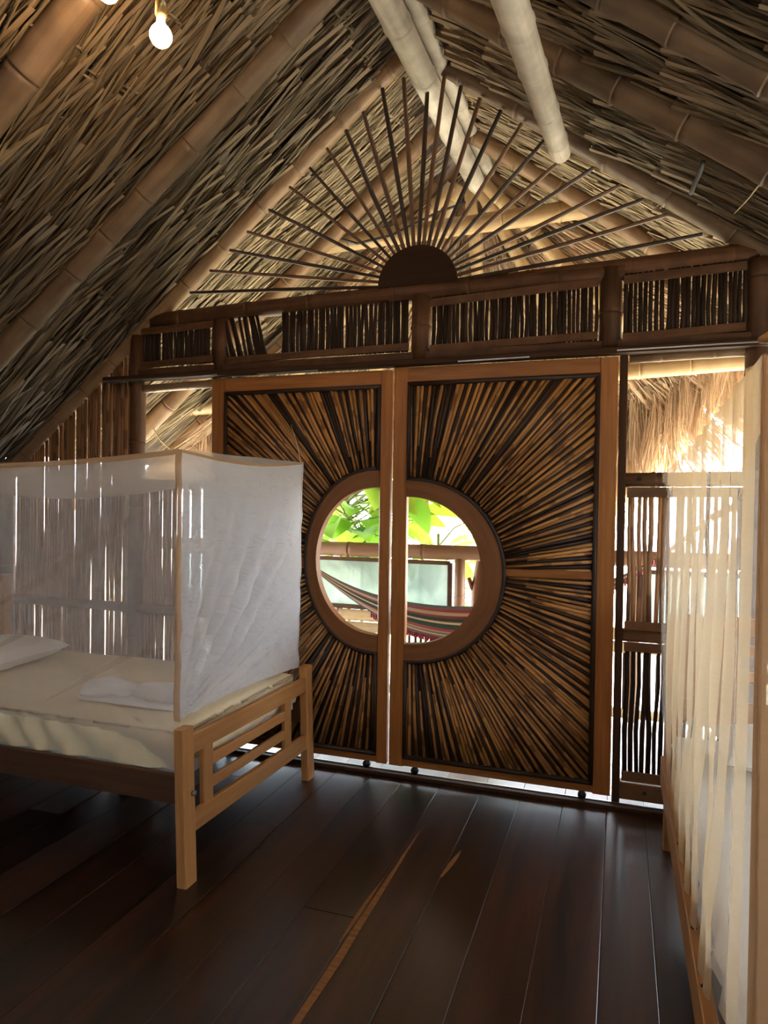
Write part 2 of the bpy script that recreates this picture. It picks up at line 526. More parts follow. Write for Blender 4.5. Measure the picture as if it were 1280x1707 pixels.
def bamboo(mb, p0, p1, r0, r1=None, node=0.32, bend=0.0, n=14, seed=0, bend_dir=(0, 0, 1)):
    """A culm: slightly bowed, with a swollen ring and groove at every node."""
    r1 = r0 if r1 is None else r1
    rs = random.Random(seed)
    p0 = Vector(p0); p1 = Vector(p1); L = (p1 - p0).length
    bd = Vector(bend_dir)
    ts = [0.0]; rr = [1.0]
    x = rs.uniform(0.3, 1.0) * node
    while x < L - 0.03:
        for dx, k in ((-0.025, 1.0), (-0.009, 1.09), (-0.003, 1.07), (0.002, 0.93), (0.008, 1.04), (0.03, 1.0)):
            t = (x + dx) / L
            if ts[-1] + 1e-4 < t < 1:
                ts.append(t); rr.append(k)
        x += node * rs.uniform(0.85, 1.2)
    ts.append(1.0); rr.append(1.0)
    pts = [p0.lerp(p1, t) + bd * (bend * math.sin(math.pi * t)) for t in ts]
    rad = [(r0 + (r1 - r0) * t) * k for t, k in zip(ts, rr)]
    mb.tube(pts, rad, n)
    return mb


# ================================================================== SETTING
# ---- floor: boards running towards the gable wall
floor = MB().beam((-4.2, 0.9, -0.034), (2.0, 0.9, -0.034), 5.75, 0.06, side=(0, 1, 0)).build('floor', 'seam_fill')
struct(floor)
rb = random.Random(3)
seams = [-4.2]
while seams[-1] < 1.9:
    seams.append(seams[-1] + rb.uniform(0.17, 0.225))
seams = np.array(seams)
for i in range(len(seams) - 1):
    a, b = seams[i] + 0.0012, seams[i + 1] - 0.0012
    cut = rb.uniform(-0.2, 3.3)
    cuts = [-1.95, cut - 0.002, cut + 0.002, 3.76] if rb.random() < 0.6 else [-1.95, 3.76]
    for k in range(0, len(cuts), 2):
        dz = rb.uniform(-0.0025, 0.0)
        MB().beam(((a + b) / 2, cuts[k], dz - 0.014), ((a + b) / 2, cuts[k + 1], dz - 0.014 + rb.uniform(-0.001, 0)), b - a, 0.028, ch=0.0014).build('floorboard', 'floor_wood', floor)

# ---- roof planes
RX, RZ = -1.13, 4.0


class Slope:
    def __init__(s, sign, k, length):
        n = math.sqrt(1 + k * k)
        s.d = np.array([sign, 0, -k]) / n            # down the slope
        s.inn = np.array([-sign * k, 0, -1.0]) / n   # towards the room
        s.o = np.array([RX, 0, RZ])
        s.len = length; s.k = k; s.sign = sign

    def pt(s, dist, y, h=0.0):
        return s.o + s.d * dist + np.array([0, y, 0]) + s.inn * h


SL = Slope(-1, 0.82, 4.1)
SR = Slope(1, 0.736, 3.9)

ceiling = empty('ceiling', (RX, 1.6, RZ)); struct(ceiling)
for sl in (SL, SR):
    mb = MB()
    y0, y1 = -2.0, 5.2
    h0, h1 = -0.105, -0.26
    for y0, y1, ln in ((-2.0, 3.72, sl.len), (3.72, 5.42, 3.62 if sl.sign < 0 else sl.len)):
        P = [sl.pt(-0.05, y0, h0), sl.pt(ln, y0, h0), sl.pt(ln, y1, h0), sl.pt(-0.05, y1, h0),
             sl.pt(-0.05, y0, h1), sl.pt(ln, y0, h1), sl.pt(ln, y1, h1), sl.pt(-0.05, y1, h1)]
        F = [[0, 1, 2, 3], [7, 6, 5, 4], [0, 4, 5, 1], [1, 5, 6, 2], [2, 6, 7, 3], [3, 7, 4, 0]]
        mb.add(P, F, [[(0, 0), (0, sl.len), (7, sl.len), (7, 0)]] * 6)
    mb.build('thatch_layer', 'thatch_deck', ceiling)


def ribbon(path, width, latv, twist=0.0):
    """Flat strip along path (k,3): returns verts (2k,3)."""
    k = len(path)
    out = np.zeros((k, 2, 3))
    out[:, 0] = path - latv * (width[:, None] / 2)
    out[:, 1] = path + latv * (width[:, None] / 2)
    return out.reshape(-1, 3)


def make_leaf(r, strands, length=0.78, wide=1.0):
    """One dry palm leaf in local axes: x down the slope, y across, z towards the room."""
    V = []; F = []; U = []; M = []

    def push(path, w, lat, m):
        o = len(V)
        rb_ = ribbon(path, w, lat)
        V.extend(rb_.tolist())
        L = np.concatenate([[0], np.cumsum(np.linalg.norm(np.diff(path, axis=0), axis=1))])
        for i in range(len(path) - 1):
            F.append([o + 2 * i, o + 2 * i + 1, o + 2 * i + 3, o + 2 * i + 2])
            w0 = w[i]; U.extend([(0, L[i]), (w0, L[i]), (w0, L[i + 1]), (0, L[i + 1])]); M.append(m)
    # stalk: a slim square-cut flat bar, its upper end standing proud of the thatch
    tilt = r.uniform(-0.06, 0.06)
    t = np.linspace(0, 1, 4)
    sl = length * r.uniform(0.55, 0.8)
    path = np.stack([t * sl - 0.08, t * sl * tilt, 0.068 - 0.068 * t ** 0.8 + 0.006 * r.uniform(-1, 1)], 1)
    wst = np.array([0.026, 0.024, 0.018, 0.008]) * r.uniform(0.7, 1.25)
    push(path, wst, np.array([0, 1, 0.18 * r.uniform(-1, 1)]), 1)
    p2 = path.copy(); p2[:, 2] -= 0.011; 
    push(p2, wst * 1.0, np.array([0, 0.9, 0.5]), 1)
    # blades
    for k in range(strands):
        st = r.uniform(0.0, 0.75) * sl - 0.08
        ln = length * r.uniform(0.5, 1.1)
        ang = tilt + r.gauss(0, 0.075)
        bow = r.gauss(0, 0.02)
        n = 4
        t = np.linspace(0, 1, n)
        y = (r.gauss(0, 0.028) + np.tan(ang) * t * ln + bow * np.sin(t * math.pi) + 0.003 * np.sin(t * 9 + r.uniform(0, 6)))
        z = 0.045 * r.random() + 0.012 - 0.03 * t * r.random() + 0.012 * np.sin(t * math.pi) * r.uniform(-1, 1.2)
        x = st + t * ln
        z = z + 0.018 * np.clip(1 - (x + 0.08) / (0.8 * length), -0.3, 1)
        w = np.array([0.5, 1.0, 0.8, 0.15]) * r.uniform(0.004, 0.014) * wide
        la = r.uniform(-1.0, 1.0)
        push(np.stack([x, y, z], 1), w, np.array([0, math.cos(la), math.sin(la)]), 0)
    # folded-over knots at the head of the leaf
    for k in range(2):
        t = np.linspace(0, math.pi, 5)
        R_ = r.uniform(0.02, 0.045)
        x = -0.09 + r.uniform(-0.03, 0.03) - 0.02 * np.sin(t)
        y = r.uniform(-0.04, 0.04) + R_ * np.cos(t)
        z = 0.01 + R_ * 0.8 * np.sin(t)
        push(np.stack([x, y, z], 1), np.full(5, 0.009), np.array([1, 0.2, 0.2]), 0)
    return np.array(V), F, np.array(U), M


rl = random.Random(11)
LEAFS_BIG = [make_leaf(rl, 10, 0.95, 1.7) for _ in range(12)]
LEAFS = [make_leaf(rl, 22) for _ in range(16)]


def leaf_mesh(name, data):
    V, F, U, M = data
    me = bpy.data.meshes.new(name)
    me.from_pydata(V.tolist(), [], F)
    ul = me.uv_layers.new(name='fibre'); ul.data.foreach_set('uv', U.astype(np.float32).ravel())
    me.materials.append(MATS['thatch']); me.materials.append(MATS['leaf_stalk'])
    me.polygons.foreach_set('material_index', M)
    me.update()
    return me


LEAF_MESH = [leaf_mesh('palm_leaf', d) for d in LEAFS_BIG]


def bulk(name, placements, variants, parent, mat='thatch'):
    """Join many placed leaves into one 'stuff' mesh: placements = (variant, origin, X, Y, Z axes, scale)."""
    VV = []; FF = []; UU = []; MM = []; o = 0
    for vi, org, ax, ay, az, sc in placements:
        V, F, U, M = variants[vi]
        W = org + (V[:, 0:1] * ax + V[:, 1:2] * ay + V[:, 2:3] * az) * sc
        VV.append(W); FF.append(np.array(F) + o); UU.append(U); MM.extend(M); o += len(V)
    W = np.concatenate(VV); F = np.concatenate(FF)
    c = (W.max(0) + W.min(0)) / 2
    me = bpy.data.meshes.new(name)
    me.vertices.add(len(W)); me.vertices.foreach_set('co', (W - c).astype(np.float32).ravel())
    me.loops.add(len(F) * 4); me.loops.foreach_set('vertex_index', F.astype(np.int32).ravel())
    me.polygons.add(len(F))
    me.polygons.foreach_set('loop_start', np.arange(0, len(F) * 4, 4, dtype=np.int32))
    me.materials.append(MATS[mat]); me.materials.append(MATS['leaf_stalk'])
    me.polygons.foreach_set('material_index', np.array(MM, dtype=np.int32))
    ul = me.uv_layers.new(name='fibre'); ul.data.foreach_set('uv', np.concatenate(UU).astype(np.float32).ravel())
    me.update(calc_edges=True); me.validate()
    ob = bpy.data.objects.new(name, me); COL.objects.link(ob)
    ob['kind'] = 'stuff'
    ob.parent = parent; ob.location = Vector(c) - world_loc(parent)
    return ob


def project(p):
    q = Vector(p) - Vector((0, 0, 1.5))
    z = -q.dot(_b)
    if z < 0.2:
        return None
    return 640 + 1160 * q.dot(_r) / z, 853.5 - 1160 * q.dot(_u) / z, z


cand = []; bulk_pl = []
for sl in (SL, SR):
    row = 0.06
    while row < sl.len - 0.1:
        y = -1.95
        while y < 5.05:
            y += rl.uniform(0.055, 0.10)
            if sl.sign < 0 and y > 3.72 and row > 2.95:
                break
            org = sl.pt(row + rl.gauss(0, 0.035), y, -0.085 + rl.gauss(0, 0.006))
            yaw = rl.gauss(0, 0.05) + 0.05 * math.sin(y * 2.1 + row * 3)
            ax = sl.d * math.cos(yaw) + np.array([0, 1, 0]) * math.sin(yaw)
            ay = -sl.d * math.sin(yaw) + np.array([0, 1, 0]) * math.cos(yaw)
            az = sl.inn
            if sl.sign < 0:
                ay = -ay
            sc = rl.uniform(0.85, 1.15)
            pl = (rl.randrange(len(LEAFS)), org, ax, ay, az, sc)
            bulk_pl.append(pl)
            pr = project(org + ax * 0.3)
            if pr and -40 < pr[0] < 1320 and -40 < pr[1] < 800 and 0.0 < y < 3.7:
                cand.append((pr[2], pl))
        row += rl.uniform(0.27, 0.36)
bulk('thatch', [p for p in bulk_pl if p[1][1] < 3.72], LEAFS, ceiling)
bulk('veranda_thatch', [p for p in bulk_pl if p[1][1] >= 3.72], LEAFS, ceiling, 'thatch_daylit')
cand.sort(key=lambda c: c[0])
rsel = random.Random(5)
sel = [c for c in cand]
rsel.shuffle(sel)
for z_, (vi, org, ax, ay, az, sc) in sel[:300]:
    o = bpy.data.objects.new('palm_leaf', LEAF_MESH[vi % len(LEAF_MESH)])
    COL.objects.link(o); o.parent = ceiling
    org = np.array(org) + az * 0.028
    M = Matrix(((ax[0] * sc, ay[0] * sc, az[0] * sc, org[0] - RX), (ax[1] * sc, ay[1] * sc, az[1] * sc, org[1] - 1.6), (ax[2] * sc, ay[2] * sc, az[2] * sc, org[2] - RZ), (0, 0, 0, 1)))
    o.matrix_local = M

# ---- rounded thatched end of the veranda roof, hanging in a ragged fringe
AP = np.array([-1.08, 5.05, 3.95])
hip_pl = []
rh = random.Random(21)
cone = MB()


def hip_pt(th, t):
    """th 0 = right, pi = left; t 0 apex .. 1 eave"""
    c, s_ = math.cos(th), math.sin(th)
    ax_ = 1.95 if c > 0 else 2.8
    ex = AP[0] + ax_ * c * t
    ey = AP[1] + 1.25 * s_ * t
    side_drop = (0.736 if c > 0 else 0.82) * ax_
    drop = side_drop + (1.95 - side_drop) * max(0.0, s_)
    return np.array([ex, ey, AP[2] - drop * t])


NT = 40
P = np.zeros((NT + 1, 7, 3))
for i in range(NT + 1):
    for j in range(7):
        P[i, j] = hip_pt(math.pi * (i / NT * 1.16 - 0.08), j / 6 * 0.80) + np.array([0, 0.04, 0.1])
cone.grid(P, 6, 2)
cone.build('thatch_layer', 'thatch_deck', ceiling)
for t in (0.02, 0.16, 0.32, 0.48, 0.64, 0.78, 0.88):
    n = int(24 + 160 * t)
    for i in range(n):
        th = math.pi * (i + rh.random()) / n
        p = hip_pt(th, t); q = hip_pt(th + rh.gauss(0, 0.02), min(1.0, t + 0.1))
        ax = q - p; ax /= np.linalg.norm(ax)
        tang = np.array([-(1.95 if th < math.pi / 2 else 2.8) * math.sin(th), 1.25 * math.cos(th), 0]); tang /= np.linalg.norm(tang)
        az = np.cross(ax, tang); az /= np.linalg.norm(az)
        if az[1] > 0:
            az = -az
        ay = np.cross(az, ax)
        hip_pl.append((rh.randrange(len(LEAFS)), p, ax, ay, az, rh.uniform(0.8, 1.05)))
# hanging eave fringe
for i in range(340):
    th = math.pi * rh.random()
    p = hip_pt(th, rh.uniform(0.86, 0.98))
    c = math.cos(th)
    if c < -0.3:
        p = hip_pt(th, rh.uniform(0.78, 0.86))
    f = 1.0 if -0.3 < c < 0.62 else (max(0.35, 1 - (c - 0.62) * 2.2) if c > 0 else 0.4)
    ax = np.array([rh.gauss(0, 0.10), rh.gauss(0, 0.10) + 0.08, -1.0]); ax /= np.linalg.norm(ax)
    ay = np.cross(ax, np.array([0, 1.0, 0])); ay /= np.linalg.norm(ay)
    an = rh.uniform(-0.7, 0.7)
    az = np.cross(ax, ay)
    ay, az = ay * math.cos(an) + az * math.sin(an), az * math.cos(an) - ay * math.sin(an)
    hip_pl.append((rh.randrange(len(LEAFS)), p, ax, ay, az, rh.uniform(0.75, 1.25) * f))
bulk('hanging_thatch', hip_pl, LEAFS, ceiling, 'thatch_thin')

def wall_point(px, py, Y=3.67):
    """Photo measurement -> point on the gable plane Y."""
    d = _r * (px - 640) - _u * (py - 853.5) - _b * 1160
    return Vector((0, 0, 1.5)) + d * (Y / d.y)


def slope_point(px, py, sl, h):
    """Photo measurement -> point h below the rafter plane of a roof slope."""
    d = np.array(_r * (px - 640) - _u * (py - 853.5) - _b * 1160)
    o = np.array([0, 0, 1.5]); q = sl.o + sl.inn * h
    return Vector(o + d * (((q - o) @ sl.inn) / (d @ sl.inn)))


def floor_point(px, py, z=0.0):
    d = _r * (px - 640) - _u * (py - 853.5) - _b * 1160
    return Vector((0, 0, 1.5)) + d * ((z - 1.5) / d.z)


# ================================================================== ROOF POLES
def pole(name, label, cat, p0, p1, r0, r1, mat, seed, bend=0.0, bd=(0, 0, 1), node=0.32, group=None):
    o = bamboo(MB(), p0, p1, r0, r1, node, bend, 16, seed, bd).build(name, mat, None, True)
    return tag(o, label, cat, group)


def rafter(side, y0, y1, r, label, seed, s0=0.05, s1=None, mat='bamboo_old'):
    s1 = (side.len - 0.05) if s1 is None else s1
    return pole('bamboo_rafter', label, 'rafter', side.pt(s0, y0), side.pt(s1, y1), r * 0.95, r * 1.08, mat, seed)


rafter(SL, 3.69, 3.70, 0.058, 'left bamboo rafter lying along the top of the gable wall', 1, mat='bamboo_mid')  # paler bamboo paints in the light reaching it from beyond the wall
rafter(SR, 3.69, 3.70, 0.058, 'right bamboo rafter lying along the top of the gable wall', 2)
rafter(SL, 2.98, 2.91, 0.064, 'left bamboo rafter one step in front of the gable wall, below the lamp', 3)
rafter(SR, 3.04, 2.92, 0.068, 'thick right bamboo rafter one step in front of the gable wall', 4)
rafter(SL, 2.10, 2.10, 0.07, 'left bamboo rafter nearest the camera, in the top left corner', 5)
rafter(SR, 2.46, 2.52, 0.055, 'right bamboo rafter nearest the camera, in the top right corner', 6)
rafter(SL, 4.44, 4.60, 0.06, 'left bamboo rafter of the veranda roof just beyond the gable', 9, mat='bamboo_mid')
rafter(SR, 4.42, 4.52, 0.06, 'right bamboo rafter of the veranda roof just beyond the gable', 10, mat='bamboo_mid')
rafter(SL, 5.02, 5.16, 0.055, 'farthest left bamboo rafter at the veranda end', 11, mat='bamboo_mid')
rafter(SR, 5.02, 5.12, 0.055, 'farthest right bamboo rafter at the veranda end', 12, mat='bamboo_mid')
pole('ridge_pole', 'pale bamboo ridge pole running under the roof peak out past the gable', 'pole', (-1.115, -1.9, 3.72), (-1.02, 5.45, 3.80), 0.072, 0.066, 'bamboo_pale', 31, node=0.36)
pole('ridge_pole', 'thinner pale bamboo pole lashed along the right of the ridge pole', 'pole', (-1.03, -1.9, 3.80), (-0.93, 5.35, 3.87), 0.05, 0.045, 'bamboo_pale', 32, node=0.4)
pole('purlin_pole', 'pale bamboo pole ending in a cut butt under the right gable rafter', 'pole', (-0.52, -0.6, 3.02), (-0.318, 3.62, 3.262), 0.078, 0.05, 'bamboo_pale', 33, bend=-0.02, node=0.3)
pole('collar_tie', 'bamboo collar tie across the veranda roof behind the sun rays', 'pole', (-2.06, 4.60, 3.32), (-0.22, 4.62, 3.38), 0.058, 0.062, 'bamboo_gold', 34)
pole('veranda_beam', 'long bamboo beam under the hanging thatch outside the right window', 'beam', (-3.6, 5.0, 2.24), (1.5, 5.0, 2.47), 0.06, 0.06, 'bamboo_gold', 35)
for k, th in enumerate((0.55, 1.0, 1.57, 2.1, 2.6)):
    a = hip_pt(th, 0.05) + np.array([0, -0.12, -0.05]); b = hip_pt(th, 0.66) + np.array([0, -0.12, -0.04])
    lab = ['first bamboo hip rafter from the right under the veranda end thatch', 'second bamboo hip rafter from the right under the veranda end thatch',
           'middle bamboo hip rafter under the veranda end thatch', 'second bamboo hip rafter from the left under the veranda end thatch',
           'first bamboo hip rafter from the left under the veranda end thatch'][k]
    pole('hip_rafter', lab, 'rafter', a, b, 0.045, 0.05, 'bamboo_gold', 40 + k)
# grey strap and loose cord at the right rafters
t_ = MB().tube([slope_point(1172, 270, SR, 0.02), slope_point(1166, 288, SR, 0.035), slope_point(1158, 306, SR, 0.035), slope_point(1152, 322, SR, 0.0)], 0.011, 8).build('tie_strap', 'grey_tie', None, True)
tag(t_, 'dark grey strap tied round the thatch above the right gable rafter', 'strap')
t_ = MB().tube([slope_point(1272, 300, SR, 0.06), slope_point(1250, 328, SR, 0.08), slope_point(1224, 356, SR, 0.08)], 0.003, 5).build('lashing_cord', 'rope', None, True)
tag(t_, 'thin loose cord hanging from the thick right rafter', 'cord')
t_ = MB().tube([wall_point(252, 708, 4.55), wall_point(268, 735, 4.5), wall_point(287, 752, 4.45)], 0.005, 6).build('lashing_cord', 'rope', None, True)
tag(t_, 'pale rope tied on the rafter seen through the left window opening', 'cord')
cpts = [(-1.93, 4.5, 3.44), (-1.9, 4.52, 3.33), (-1.75, 4.5, 3.27), (-1.5, 4.5, 3.30), (-1.2, 4.52, 3.42), (-1.0, 4.52, 3.47)]
t_ = MB().tube(cpts, 0.009, 6).build('electric_cable', 'wire_black', None, True)
tag(t_, 'dark cable looping along the collar tie behind the sun rays', 'cable')

# ================================================================== GABLE WALL
WY = 3.70
wall = empty('wall_back', (-1.1, WY, 0)); struct(wall)


def wpart(name, mat, mb, smooth=False):
    return mb.build(name, mat, wall, smooth)


wpart('top_log', 'frame_wood', bamboo(MB(), (-2.80, 3.69, 2.605), (0.0, 3.69, 2.655), 0.05, 0.05, 0.45, 0.012, 12, 51), True)
wpart('top_log', 'frame_wood', bamboo(MB(), (-1.3, 3.70, 2.635), (0.72, 3.70, 2.705), 0.052, 0.05, 0.45, 0.0, 12, 52), True)
# posts between the transom bays
for x, r, z0, z1, sd in ((-2.91, 0.05, 0.0, 2.52, 1), (-2.30, 0.05, 2.27, 2.58, 2), (-1.05, 0.055, 2.27, 2.62, 3), (-0.065, 0.055, 2.27, 2.68, 4), (0.60, 0.055, 0.0, 2.66, 5)):
    wpart('post', 'frame_wood', bamboo(MB(), (x, 3.685, z0), (x, 3.685, z1), r, r, 0.4, 0, 12, sd), True)
# header beam and sliding door track board
wpart('header_beam', 'frame_wood', MB().beam((-2.95, 3.69, 2.275), (1.75, 3.69, 2.295), 0.09, 0.06, side=(0, 1, 0)))
wpart('door_track', 'dark_board', MB().beam((-3.10, 3.62, 2.238), (1.75, 3.62, 2.262), 0.07, 0.03, side=(0, 1, 0), ch=0.003))
for (a, za, b, zb) in ((-3.10, 2.226, -2.27, 2.232), (-2.0, 2.222, -1.62, 2.226), (-0.82, 2.236, -0.45, 2.24), (-0.03, 2.25, 0.6, 2.255)):
    wpart('track_liner', 'steel', MB().beam((a, 3.583, za), (b, 3.583, zb), 0.004, 0.008, side=(0, 1, 0), ch=0.001))
# bay boards
bays = [(-2.86, -2.34, 2.535, 2.55), (-2.25, -1.11, 2.548, 2.572), (-0.99, -0.125, 2.572, 2.61), (-0.005, 0.54, 2.61, 2.63), (0.66, 1.6, 2.6, 2.55)]
rr_ = random.Random(9)
for bi, (a, b, za, zb) in enumerate(bays):
    if bi != 1:
        wpart('board', 'frame_wood', MB().beam((a, 3.65, za), (b, 3.65, zb), 0.012, 0.042, side=(0, 1, 0), ch=0.002))
    zl = 2.33
    wpart('board', 'frame_wood', MB().beam((a, 3.65, zl - 0.005), (b, 3.65, zl + 0.015), 0.012, 0.04, side=(0, 1, 0), ch=0.002))
    x = a + 0.012
    while x < b:
        r = rr_.uniform(0.009, 0.0125)
        zt = za + (zb - za) * (x - a) / (b - a)
        lean = rr_.gauss(0, 0.003)
        if bi == 1 and x < -1.90:
            lean = -0.05 - 0.04 * rr_.random()       # the tilted reeds at the bay's left end
        if bi == 1 and -1.975 < x < -1.885:
            x += 0.02; continue
        if not (bi == 4 and x > 1.0):
            top = (x + lean, 3.665, zt + 0.03); bot = (x, 3.665, 2.32)
            mid = ((x * 2 + lean) / 2 + rr_.gauss(0, 0.003), 3.665, 2.44)
            wpart('reed', 'reed_dark', MB().tube([bot, mid, top], [r, r * 1.03, r * 0.93], 7), True)
        x += 2 * r + max(0.0003, rr_.gauss(0.0012, 0.0024))


def roof_z(x):
    return RZ - (0.82 * (RX - x) if x < RX else 0.736 * (x - RX))


def reeds(a, b, zf0, zf1, mat, gap, rs, y=3.69):
    x = a
    while x < b:
        r = rs.uniform(0.0098, 0.013)
        z0 = zf0(x) if callable(zf0) else zf0
        z1 = zf1(x) if callable(zf1) else zf1
        bow = rs.gauss(0, 0.0045); l = rs.gauss(0, 0.005)
        if z1 - z0 > 0.05:
            wpart('reed', mat, MB().tube([(x, y, z0), (x + bow, y + rs.gauss(0, 0.003), z0 * 0.65 + z1 * 0.35), (x + l - bow * 0.5, y, z0 * 0.3 + z1 * 0.7), (x + l, y, z1)],
                                         [r, r * 1.05, r, r * 0.9], 7), True)
        x += 2 * r + max(0.0001, rs.gauss(gap, 0.0026 if gap > 0.002 else 0.0009))


rs_ = random.Random(14)
reeds(-3.96, -2.955, 0.02, lambda x: roof_z(x) - 0.03, 'reed_tan', 0.0001, rs_)
reeds(-2.85, -2.35, 0.03, 1.57, 'reed_tan', 0.0001, rs_)
reeds(0.045, 0.545, 0.89, 1.57, 'reed_lit', 0.0028, rs_)
reeds(0.045, 0.545, 0.13, 0.80, 'reed_dark', 0.005, rs_)
reeds(0.66, 1.1, 0.89, 1.57, 'reed_lit', 0.004, rs_)
reeds(0.66, 1.1, 0.13, 0.80, 'reed_dark', 0.008, rs_)
wpart('post', 'frame_wood', bamboo(MB(), (-3.95, 3.66, 0.0), (-3.95, 3.66, 1.64), 0.05, 0.05, 0.4, 0, 12, 69), True)
# rails of the side panels
wpart('sill_log', 'frame_lit', bamboo(MB(), (0.02, 3.69, 1.622), (0.56, 3.69, 1.63), 0.036, 0.036, 0.22, 0, 12, 61), True)
wpart('board', 'frame_lit', MB().beam((0.03, 3.665, 1.560), (0.56, 3.665, 1.566), 0.014, 0.05, side=(0, 1, 0)))
wpart('board', 'frame_lit', MB().beam((0.03, 3.665, 0.897), (0.56, 3.665, 0.897), 0.014, 0.046, side=(0, 1, 0)))
wpart('middle_log', 'frame_lit', bamboo(MB(), (0.02, 3.69, 0.845), (0.56, 3.69, 0.845), 0.032, 0.032, 0.2, 0, 12, 62), True)
wpart('board', 'frame_lit', MB().beam((0.03, 3.665, 0.792), (0.56, 3.665, 0.792), 0.014, 0.046, side=(0, 1, 0)))
wpart('board', 'frame_lit', MB().beam((0.03, 3.665, 0.145), (0.56, 3.665, 0.145), 0.014, 0.05, side=(0, 1, 0)))
wpart('sill_log', 'frame_lit', MB().beam((0.02, 3.69, 0.07), (1.75, 3.69, 0.07), 0.06, 0.085, side=(0, 1, 0)))
wpart('sill_log', 'frame_lit', bamboo(MB(), (0.65, 3.69, 1.63), (1.75, 3.69, 1.63), 0.036, 0.036, 0.3, 0, 12, 63), True)
wpart('middle_log', 'frame_lit', bamboo(MB(), (0.65, 3.69, 0.845), (1.75, 3.69, 0.845), 0.032, 0.032, 0.3, 0, 12, 64), True)
wpart('door_jamb', 'dark_board', MB().beam((0.004, 3.69, 0.0), (0.004, 3.69, 2.26), 0.038, 0.07, ch=0.003))
wpart('window_head', 'bamboo_mid', bamboo(MB(), (0.03, 3.69, 2.225), (0.57, 3.69, 2.235), 0.022, 0.022, 0.25, 0, 10, 65), True)
wpart('window_head', 'bamboo_mid', bamboo(MB(), (-2.87, 3.69, 2.185), (-2.33, 3.69, 2.2), 0.025, 0.025, 0.25, 0, 10, 66), True)
wpart('sill_log', 'frame_wood', bamboo(MB(), (-2.87, 3.69, 1.585), (-2.33, 3.69, 1.585), 0.03, 0.03, 0.25, 0, 10, 67), True)
wpart('middle_log', 'frame_wood', bamboo(MB(), (-3.95, 3.67, 0.80), (-2.33, 3.67, 0.80), 0.03, 0.03, 0.3, 0, 10, 68), True)
wpart('door_jamb', 'dark_board', MB().beam((-2.345, 3.70, 0.0), (-2.345, 3.70, 2.25), 0.03, 0.06, ch=0.003))
wpart('bolt', 'dark_metal', MB().tube([(0.085, 3.66, 1.628), (0.085, 3.648, 1.628)], 0.011, 10), True)
wpart('bolt', 'dark_metal', MB().tube([(0.14, 3.665, 0.075), (0.14, 3.65, 0.075)], 0.010, 10), True)
# threshold with the bottom guide rails
t1 = MB().beam((-2.40, 3.60, 0.006), (0.6, 3.60, 0.006), 0.03, 0.02, side=(0, 1, 0), ch=0.003).build('trim_1', 'dark_board'); struct(t1)
t2 = MB().beam((-2.40, 3.655, 0.004), (0.6, 3.655, 0.004), 0.012, 0.014, side=(0, 1, 0), ch=0.002).build('trim_2', 'steel'); struct(t2)


# pale sapwood edges worn into the floorboards
grain_mat('sapwood', (0.17, 0.07, 0.022), (0.36, 0.165, 0.055), rough=0.5, su=60, sv=4, var=0.1)
for pts, wd in (([(700, 1385), (672, 1428), (640, 1478), (600, 1540), (560, 1605), (520, 1665), (480, 1725)], [0.004, 0.012, 0.02, 0.026, 0.03, 0.026, 0.022]),
                ([(640, 1462), (610, 1505), (590, 1535), (565, 1572)], [0.004, 0.014, 0.016, 0.004]),
                ([(768, 1418), (752, 1440), (735, 1462)], [0.010, 0.022, 0.012])):
    P_ = np.zeros((len(pts), 2, 3))
    for k, p in enumerate(pts):
        q = floor_point(*p, 0.0006)
        P_[k, 0] = (q.x - wd[k] / 2, q.y, 0.0006); P_[k, 1] = (q.x + wd[k] / 2, q.y, 0.0006)
    MB().grid(P_, 1.5, 0.03).build('sapwood_streak', 'sapwood', floor)

# ---- sunburst of rods over the tie log
fan = thing('sunburst_rays', 'wooden sunburst of rods round a dark half disc in the open gable', 'ornament', (-1.07, 3.68, 2.68))
hc = (-1.07, 2.675); hr = (0.222, 0.215)
arc = [(hc[0] + hr[0] * math.cos(a), hc[1] + hr[1] * math.sin(a) ** 0.9) for a in np.linspace(0, math.pi, 33)]
MB().poly_prism(arc, 3.645, 3.685).build('half_disc', 'hub_wood', fan)
RAYPX = [(322, 488), (355, 452), (388, 418), (417, 388), (453, 352), (487, 315), (520, 284), (548, 252), (579, 222), (607, 192), (638, 153), (673, 136), (714, 116), (740, 132), (767, 150),
         (798, 170), (832, 190), (866, 212), (905, 236), (937, 266), (983, 284), (1028, 312), (1065, 335), (1105, 360), (1163, 392)]


nr = len(RAYPX)
for k, (px, py) in enumerate(RAYPX):
    tip = wall_point(px, py)
    an = math.radians(176 - 172 * k / (nr - 1))
    root = Vector((hc[0] + (hr[0] - 0.02) * math.cos(an), 3.672, hc[1] + (hr[1] - 0.02) * math.sin(an)))
    dr = (tip - root).normalized()
    tip = tip + dr * 0.02
    w = 0.0135
    mid = root.lerp(tip, 0.5) + Vector((random.gauss(0, 0.004), 0, random.gauss(0, 0.004)))
    MB().tube([root, mid, tip], [w * 0.8, w, w * 0.85], 6, flat=0.8).build('ray', 'fan_rod_dark' if k % 2 == 0 else 'fan_rod_brown', fan, False)

# ================================================================== SLIDING DOORS
DY = 3.655


def half_ellipse(cx, cz, rx, rz, side, n=40, pw=1.0):
    """points from top to bottom; side=+1 bulges right"""
    out = []
    for i in range(n + 1):
        a = math.pi / 2 - math.pi * i / n
        ca = math.cos(a)
        out.append((cx + side * rx * (abs(ca) ** pw if ca > 0 else 0), cz + rz * math.sin(a)))
    return out


